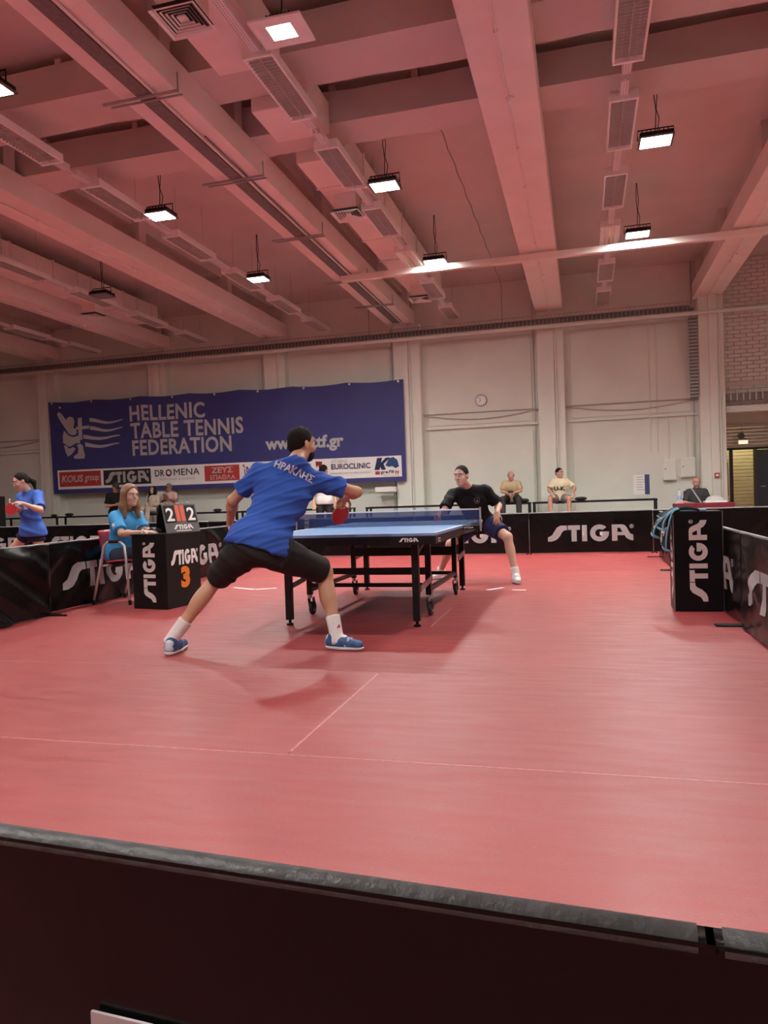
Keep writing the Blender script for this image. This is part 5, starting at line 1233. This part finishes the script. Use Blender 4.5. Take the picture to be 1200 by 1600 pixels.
MB().prism([Vector(i1['J']['ra'])+Vector((0.02, -0.053, 0.07)), Vector(i1['J']['ra'])+Vector((0.045, -0.045, 0.075)), Vector(i1['J']['ra'])+Vector((0.04, -0.05, 0.10))], (0, -0.003, 0)).build('sock_logo', M_BRED, p1)

# ---- the opponent in black -------------------------------------------------
J2 = dict(hc=AT(721, 743, 8.72), nk=AT(731, 760, 8.88), ls=AT(759, 767, 9.0), rs=AT(707, 772, 8.93), le=AT(779, 790, 9.10), lw=AT(776, 801, 8.90), re=AT(693, 800, 8.72), rw=AT(687, 801, 8.50),
          pv=AT(751, 818, 9.16), lh=AT(764, 820, 9.12), rh=AT(736, 821, 9.18), lk=AT(793, 839, 8.86), la=AT(806, 898, 8.74), rk=AT(704, 850, 9.05), ra=AT(687, 897, 9.22), lt=AT(808, 909, 8.62), rt=AT(684, 905, 9.05))
J2['lt'] = J2['la']+np.array([0.05, -0.20, -0.06]); J2['rt'] = J2['ra']+np.array([-0.05, -0.20, -0.06])
M_BLKT = cloth('black t-shirt', (0.010, 0.010, 0.011))
p2, i2 = make_person('person in a black t-shirt and navy shorts crouching ready behind the table', J2, (-0.32, -0.92, -0.10), sc=1.0, vox=0.0075, skin=SK_FAIR,
    shirt=dict(m=M_BLKT, e=0.020, hem=0.06, sleeve=0.80, flare=0.012, post=fold_post([((0.4, 0, 1), 40, 0.4, 1, .8), ((-0.5, 0, 1), 28, 1.1, .7, .6)], 0.007)),
    bottom=dict(m=cloth('navy shorts', (0.022, 0.030, 0.10)), len=0.72, r=0.092), sock=dict(m=M_SOCK, h=0.09), shoe=dict(m=mat('white shoe', (0.78, 0.77, 0.76), .5, noise=(20, .08)), lace=M_BBLACK),
    hair='short', brow=M_HAIRK, rhand=dict(d=(-0.1, -0.75, -0.6), pn=(0.4, 0.2, -0.6), curl=0.7), lhand=dict(d=(0.03, -0.35, -0.95), pn=(-0.3, 0.9, 0.1), curl=0.55))
drape_text('', p2, child_shirt(p2), on_front(i2, -0.075, 0.07, 0.1), -i2['rt'], i2['sp'], 0.09, 0.09, mat('grey ring print', (0.30, 0.30, 0.30), .6), 0, 0.003, loops=[arc(.5, .5, .5, .5, 0, 348, 24), arc(.5, .5, .40, .40, 0, 348, 24), arc(.5, .42, .22, .2, 0, 345, 12)], scale=(0.075, 0.075))
w2 = i2['J']['rw']; bat('bat held low behind the net by the player in black', w2+np.array([0.01, -0.08, -0.04]), w2+np.array([0.0, -0.26, -0.13]), (0.9, 0.1, 0.3))

# ---- girl in blue in the next court ---------------------------------------
YG = 8.4
J3 = dict(hc=AT(33, 752, 8.33), nk=AT(44, 768, 8.42), ls=AT(59, 774, 8.36), rs=AT(34, 777, 8.46), le=AT(63, 797, 8.18), lw=AT(37, 787, 8.06), re=AT(31, 798, 8.36), rw=AT(25, 792, 8.14),
          pv=AT(51, 826, 8.48), lh=AT(58, 834, 8.50), rh=AT(42, 834, 8.52), lk=AT(64, 878, 8.52), la=AT(68, 925, 8.6), rk=AT(12, 868, 8.48), ra=AT(-8, 920, 8.42))
J3['lt'] = J3['la']+np.array([-0.08, -0.18, -0.06]); J3['rt'] = J3['ra']+np.array([-0.1, -0.17, -0.06])
p3, i3 = make_person('girl-sized person in a blue shirt with a dark ponytail looking at a red bat', J3, (-0.60, -0.72, -0.32), sc=0.93, hsc=1.06, vox=0.0085, skin=SK_FAIR,
    shirt=dict(m=mat('bright blue shirt', (0.035, 0.12, 0.50), .75, noise=(6, .1), bump=(150, .1)), e=0.022, hem=0.10, hemr=1.03, sleeve=0.85, flare=0.012, post=fold_post([((0.5, 0, 1), 34, 0.4, 1, .8)], 0.007)),
    bottom=dict(m=cloth('navy short shorts', (0.018, 0.022, 0.055)), len=0.24, r=0.088, w0=0.068), sock=dict(m=M_SOCK, h=0.08), shoe=dict(m=mat('white shoe', (0.78, 0.77, 0.76), .5)), hair='short', brow=M_HAIRK,
    lhand=dict(d=(-0.9, -0.2, 0.25), pn=(0, 0.4, -0.9), curl=0.5), rhand=dict(d=(-0.5, -0.5, 0.5), pn=(0.3, 0, 1), curl=0.9))
p3['label'] = 'person in a blue shirt with a dark ponytail looking down at a red bat'
r3, f3, u3 = i3['R']; h3 = i3['J']['hc']
B_ = Blob().cap(h3-f3*0.09+u3*0.01, h3-f3*0.14-u3*0.06, 0.030, 0.034, 0.02).cap(h3-f3*0.14-u3*0.06, h3-f3*0.125-u3*0.17, 0.034, 0.012, 0.02)
link_mesh('ponytail', B_.mesh(0.007), M_HAIRK, p3, True, True)
w3 = i3['J']['rw']; bat('red bat in the hands of the person with the ponytail', w3+np.array([0.02, -0.05, 0.05]), np.array(at(13, 804, 8.06)), (0.45, -0.85, 0.2))
drape_text('', p3, child_shirt(p3), on_front(i3, -0.07, 0.0, 0.1), -i3['rt'], i3['sp'], 0.08, 0.07, M_WHITE, 0, 0.003, loops=[arc(.5, .55, .35, .4, 0, 345, 14), [(.1, .0), (.9, 0), (.9, .2), (.1, .2)]], scale=(0.08, 0.08))

# ---- umpire ----------------------------------------------------------------
J4 = dict(hc=AT(203, 774, 7.12), nk=AT(194, 799, 7.13), ls=AT(214, 806, 7.30), rs=AT(180, 808, 6.98), le=AT(226, 830, 7.22), lw=AT(240, 828, 7.02), re=AT(190, 834, 6.80), rw=AT(226, 832, 6.72),
          pv=AT(183, 868, 7.12), lh=AT(190, 866, 7.22), rh=AT(184, 869, 7.02), lk=AT(216, 861, 7.24), la=AT(212, 930, 7.26), rk=AT(216, 864, 7.0), ra=AT(214, 938, 7.04))
J4['lk'] = J4['lh']+np.array([0.40, 0.02, 0.03]); J4['rk'] = J4['rh']+np.array([0.38, -0.0, 0.03]); J4['la'] = J4['lk']+np.array([-0.02, 0.02, -0.42]); J4['ra'] = J4['rk']+np.array([-0.04, 0.08, -0.42])
J4['rk'][1] += 0.12; J4['ra'][1] += 0.08
J4['lt'] = J4['la']+np.array([0.18, 0, -0.05]); J4['rt'] = J4['ra']+np.array([0.18, 0, -0.05])
p4, i4 = make_person('umpire with long light brown hair in a bright blue polo, seated at the umpire table', J4, (0.93, -0.38, -0.06), sc=0.93, hsc=1.05, vox=0.0075, skin=SK_FAIR,
    shirt=dict(m=mat('cyan blue polo', (0.03, 0.27, 0.58), .75, noise=(6, .1), bump=(150, .1)), e=0.022, hem=0.05, sleeve=0.85, flare=0.010, collar=mat('cyan blue polo', (0.03, 0.27, 0.58), .75), post=fold_post([((0.5, 0, 1), 34, 0.4, 1, .8)], 0.004)),
    bottom=dict(m=cloth('dark blue jeans', (0.035, 0.05, 0.085)), len=2, name='jeans'), shoe=dict(m=M_BBLACK), hair='short', brow=M_HAIRB,
    rhand=dict(d=(0.95, 0.15, 0.05), pn=(0.1, 0.2, -1), curl=0.5), lhand=dict(d=(0.6, -0.7, -0.1), pn=(0, 0, -1), curl=0.6))
r4, f4, u4 = i4['R']; h4 = i4['J']['hc']
B_ = Blob().ell(h4-f4*0.012+u4*0.03, i4['R'], np.array([0.088, 0.108, 0.104]), 0.02)
B_.cut(h4+f4*0.030, f4*0.82-u4*0.36)
for s in (-1, 1):
    B_.cap(h4+r4*s*0.070-f4*0.01+u4*0.02, h4+r4*s*0.085-f4*0.005-u4*0.12, 0.036, 0.042, 0.03); B_.cap(h4+r4*s*0.085-f4*0.005-u4*0.12, h4+r4*s*0.088+f4*0.035-u4*0.235, 0.042, 0.022, 0.03)
B_.cap(h4-f4*0.06, h4-f4*0.075-u4*0.15, 0.060, 0.066, 0.03).cap(h4-f4*0.075-u4*0.15, h4-f4*0.08-u4*0.245, 0.066, 0.04, 0.03)
for c in list(p4.children):
    if c.name.startswith('hair'): bpy.data.objects.remove(c)
link_mesh('hair', B_.mesh(0.0065), M_HAIRB, p4, True, True)
MB().lathe([(0.032, -0.008), (0.035, 0), (0.032, 0.008)], Vector(i4['J']['rw']-np.array([0.02, 0.0, 0])), axis=(0.97, 0.2, 0.0), n=16).build('watch', M_CHROME, p4)
drape_text('', p4, child_shirt(p4), i4['J']['rs']*0.55+i4['J']['re']*0.45+np.array([0, -0.1, 0]), (1, 0, 0.2), (-0.2, 0, 1), 0.05, 0.05, M_WHITE, 0, 0.003, loops=[[(0, 0), (1, 0), (1, 1), (0, 1)]], scale=(0.05, 0.045))
drape_text('', p4, child_shirt(p4), on_front(i4, -0.06, 0.02, 0.1), -i4['rt'], i4['sp'], 0.05, 0.05, M_WHITE, 0, 0.003, loops=[arc(.5, .5, .5, .5, 0, 345, 14)], scale=(0.05, 0.05))

# ---- people by the back wall ------------------------------------------------
def sitter(label, x, y, seat, scale, yaw, lean=0.0, skin=SK_PINK, shirt=None, bottom=None, hair='short', brow=M_HAIRK, look=None, hands='lap', knee_up=0.0, fat=1.0, feet_z=None, sleeve=0.8, spread=0.13, shin=0.42, sh_name=None, shoes=None):
    c, s = math.cos(yaw), math.sin(yaw)
    f = np.array([s, -c, 0.0]); r = np.array([-c, -s, 0.0])   # yaw 0 faces the viewer (-y); person's right is then -x
    o = np.array([x, y, seat]); Q = lambda a, b, h: o+scale*(r*a+f*b+np.array([0, 0, h]))
    J = dict(pv=Q(0, 0, 0.11), lh=Q(-0.09, 0.02, 0.10), rh=Q(0.09, 0.02, 0.10), nk=Q(0, 0.02+lean, 0.60-lean*0.3), ls=Q(-0.165, 0.03+lean, 0.53-lean*0.3), rs=Q(0.165, 0.03+lean, 0.53-lean*0.3), hc=Q(0, 0.05+lean*1.25, 0.735-lean*0.4),
             lk=Q(-spread, 0.42, 0.10+knee_up), rk=Q(spread, 0.42, 0.10+knee_up), la=Q(-spread, 0.42+0.05, 0.10+knee_up-shin), ra=Q(spread, 0.42+0.05, 0.10+knee_up-shin))
    if hands == 'lap': J.update(le=Q(-0.24, 0.08+lean*.8, 0.30), re=Q(0.24, 0.08+lean*.8, 0.30), lw=Q(-0.07, 0.28+lean*.4, 0.24), rw=Q(0.07, 0.28+lean*.4, 0.24))
    elif hands == 'clap': J.update(le=Q(-0.25, 0.12, 0.32), re=Q(0.25, 0.12, 0.32), lw=Q(-0.03, 0.26, 0.40), rw=Q(0.05, 0.26, 0.38))
    elif hands == 'knee': J.update(le=Q(-0.36, 0.12, 0.34), re=Q(0.26, 0.15, 0.32), lw=Q(-0.32, 0.36, 0.20), rw=Q(0.16, 0.38, 0.20))
    elif hands == 'desk': J.update(le=Q(-0.26, 0.10, 0.28), re=Q(0.26, 0.10, 0.28), lw=Q(-0.12, 0.30, 0.27), rw=Q(0.10, 0.30, 0.27))
    for q in 'lr': J[q+'t'] = J[q+'a']+f*0.2*scale+np.array([0, 0, -0.06])
    lk = f+np.array([0, 0, -0.1]) if look is None else np.array(look, float)
    hd = dict(curl=0.9, pn=(0, 0, -1))
    if hands == 'clap': hd = dict(curl=0.15, d=(0, -0.3, 1))
    return make_person(label, J, lk, sc=scale, hsc=1.05, vox=0.011, skin=skin, shirt=dict(m=shirt, e=0.02, hem=0.05, sleeve=sleeve, flare=0.01), bottom=bottom, hair=hair, brow=brow, lhand=dict(hd), rhand=dict(hd), fat=fat, shoe=shoes)
BZ = 0.83
sitter('seated person in a beige shirt looking down at a phone on the wall bench', -1.63, 17.86, BZ, 0.93, 0.0, lean=0.14, skin=SK_PINK, shirt=cloth('beige shirt', (0.50, 0.40, 0.24)), bottom=dict(m=M_BBLACK, len=2, name='trousers'), brow=M_HAIRG, look=(0.0, -0.8, -0.6), spread=0.20, hair='bald', shoes=dict(m=M_BBLACK, flat={'l': False, 'r': False}))
ph = thing('phone', 'dark phone in the hands of the seated person in beige', 'phone', (-1.63, 17.50, 1.08)); MB().box(-1.69, -1.57, 17.475, 17.487, 1.06, 1.12).build('phone_body', M_BBLACK, ph, bevel=0.003); MB().box(-1.685, -1.575, 17.487, 17.489, 1.065, 1.115).build('screen', mat('phone screen', (.3, .35, .4), .2), ph)
p6, i6 = sitter('heavy seated person in a cream t-shirt with black print, looking aside', -0.52, 17.86, BZ-0.03, 0.95, 0.0, lean=0.02, skin=SK_PINK, shirt=cloth('cream t-shirt', (0.72, 0.66, 0.46)), bottom=dict(m=cloth('grey shorts', (0.22, 0.22, 0.21)), len=0.8), brow=M_HAIRK, look=(0.75, -0.65, -0.05), hands='knee', fat=1.18, spread=0.22, shoes=dict(m=M_SOLE, flat={'l': False, 'r': False}))
drape_text('U-K', p6, child_shirt(p6), on_front(i6, 0, -0.05, 0.15), -i6['rt'], i6['sp'], 0.26, 0.10, M_BBLACK, 0.05, 0.004)
sitter('seated person in cream clothes with long dark hair on the wall bench', -11.29, 17.86, BZ, 0.86, -0.15, lean=-0.03, skin=SK_FAIR, shirt=cloth('cream shirt', (0.62, 0.57, 0.45)), bottom=dict(m=cloth('cream trousers', (0.66, 0.60, 0.48)), len=2, name='trousers'), look=(-0.1, -1, 0.05), spread=0.11, knee_up=0.06, shin=0.36, sleeve=1.5, shoes=dict(m=M_SOLE, flat={'l': False, 'r': False}))
pw = [o for o in COL.objects if o.name.startswith('person') and not o.parent][-1]
hcw = np.array([-11.29, 17.80, BZ+0.86*0.745])
B_ = Blob()
for s in (-1, 1): B_.cap(hcw+[s*0.065, 0.03, 0.03], hcw+[s*0.10, 0.02, -0.20], 0.035, 0.04, 0.03); B_.cap(hcw+[s*0.10, 0.02, -0.20], hcw+[s*0.11, -0.03, -0.30], 0.04, 0.02, 0.03)
B_.cap(hcw+[0, 0.06, 0.02], hcw+[0, 0.07, -0.2], 0.07, 0.08, 0.03)
link_mesh('long_hair', B_.mesh(0.011), M_HAIRK, pw, True, True)
p7, i7 = sitter('seated person in a pale pink shirt clapping, wearing glasses', -10.74, 17.86, BZ+0.03, 0.92, -0.1, lean=0.05, skin=SK_DARK, shirt=cloth('pale pink shirt', (0.66, 0.45, 0.42)), bottom=dict(m=M_BBLACK, len=2, name='trousers'), look=(-0.1, -1, -0.1), hands='clap', brow=M_HAIRG, shoes=dict(m=M_BBLACK, flat={'l': False, 'r': False}))
r7, f7, u7 = i7['R']; h7 = i7['J']['hc']
MB().tube([Vector(h7+f7*0.10+r7*t+u7*0.012) for t in (-0.07, -0.03, 0.03, 0.07)], 0.007, 6).build('glasses', M_BBLACK, p7)
p8, i8 = sitter('bald seated person in dark grey behind the red desk', 2.47, 17.95, 0.42, 1.0, 0.0, lean=0.0, skin=SK_PINK, shirt=cloth('dark grey polo', (0.055, 0.055, 0.06)), bottom=dict(m=M_BBLACK, len=2, name='trousers'), hair=None, brow=M_HAIRG, look=(0.05, -1, -0.05), hands='desk', fat=1.12, shoes=dict(m=M_BBLACK))
r8, f8, u8 = i8['R']; h8 = i8['J']['hc']
B_ = Blob().ell(h8+f8*0.045-u8*0.075, i8['R'], np.array([0.060, 0.058, 0.045]), 0.02); B_.cut(h8-u8*0.045, u8); B_.cut(h8+f8*0.02, -f8); link_mesh('beard', B_.mesh(0.01), M_HAIRG, p8, True, True)
MB().bar(Vector(on_front(i8, 0.12, 0.20, 0.14)), Vector(on_front(i8, -0.10, -0.18, 0.165)), 0.03, 0.01, up=(0, 1, 0)).build('bag_strap', M_BGREY, p8)
dc = thing('desk_chair', 'grey chair with a rounded back holding the bald person', 'chair', (2.47, 18.0, 0))
MB().tube([(2.20, 18.22, 0.40), (2.17, 18.24, 0.85), (2.22, 18.25, 0.98), (2.47, 18.26, 1.0), (2.72, 18.25, 0.98), (2.77, 18.24, 0.85), (2.74, 18.22, 0.40)], 0.016, 8).build('back_frame', M_CHROME, dc, smooth=True)
MB().box(2.23, 2.71, 18.225, 18.25, 0.62, 0.97).build('backrest', cloth('dark chair cloth', (0.10, 0.08, 0.09)), dc, bevel=0.02)
MB().box(2.22, 2.72, 17.75, 18.22, 0.38, 0.43).build('seat', cloth('dark chair cloth', (0.10, 0.08, 0.09)), dc, bevel=0.02)
for x in (2.24, 2.70):
    for y in (17.78, 18.2): MB().tube([(x, y, 0), (x, y, 0.39)], 0.013, 8).build('leg', M_CHROME, dc)

def stander(label, x, y, scale, yaw, look, skin, shirt, bottom, hair='short', brow=M_HAIRK, arms='down', sleeve=0.8, lean=0.0):
    c, s = math.cos(yaw), math.sin(yaw); f = np.array([s, -c, 0.0]); r = np.array([-c, -s, 0.0]); o = np.array([x, y, 0.0])
    Q = lambda a, b, h: o+scale*(r*a+f*b+np.array([0, 0, h]))
    J = dict(pv=Q(0, 0, 0.95), lh=Q(-.09, 0, .93), rh=Q(.09, 0, .93), nk=Q(0, lean, 1.46), ls=Q(-.18, lean, 1.40), rs=Q(.18, lean, 1.40), hc=Q(0, lean+0.04, 1.62), lk=Q(-.12, .03, .50), rk=Q(.12, .02, .50), la=Q(-.15, 0, .09), ra=Q(.15, 0, .09))
    if arms == 'down': J.update(le=Q(-.25, -.02, 1.12), re=Q(.25, -.02, 1.12), lw=Q(-.24, .10, .88), rw=Q(.24, .10, .88))
    else: J.update(le=Q(-.24, .02+lean, 1.12), re=Q(.24, .02+lean, 1.12), lw=Q(-.05, .26+lean, 1.16), rw=Q(.05, .28+lean, 1.14))
    for q in 'lr': J[q+'t'] = J[q+'a']+f*0.2*scale+np.array([0, 0, -0.05])
    return make_person(label, J, look, sc=scale, hsc=1.05, vox=0.011, skin=skin, shirt=dict(m=shirt, e=0.022, hem=0.07, sleeve=sleeve, flare=0.012), bottom=bottom, hair=hair, brow=brow, shoe=dict(m=M_BBLACK), lhand=dict(curl=.7), rhand=dict(curl=.7))
xb = float(at(180, 760, 16.6)[0])
p9, i9 = stander('standing person in black with a cap, head bowed, below the banner', xb, 16.6, 0.96, 0.75, (0.7, -0.5, -0.5), SK_PINK, M_BLKT, dict(m=cloth('dark trousers', (0.06, 0.055, 0.055)), len=2, name='trousers'), arms='fold', lean=0.04)
r9, f9, u9 = i9['R']; h9 = i9['J']['hc']
B_ = Blob().ell(h9-f9*0.008+u9*0.035, i9['R'], np.array([0.085, 0.106, 0.096]), 0.01); B_.cut(h9+u9*0.035, -u9); B_.ell(h9+f9*0.12+u9*0.045, i9['R'], np.array([0.07, 0.085, 0.012]), 0.01)
link_mesh('cap', B_.mesh(0.009), M_BBLACK, p9, True, True)
xw = float(at(506, 745, 16.4)[0])
stander('standing person in a white t-shirt and black trousers beyond the blue player\'s arm', xw, 16.4, 1.07, 0.35, (0.3, 0.8, -0.1), SK_TAN, cloth('white t-shirt', (0.74, 0.73, 0.71)), dict(m=M_BBLACK, len=2, name='trousers'), arms='down')
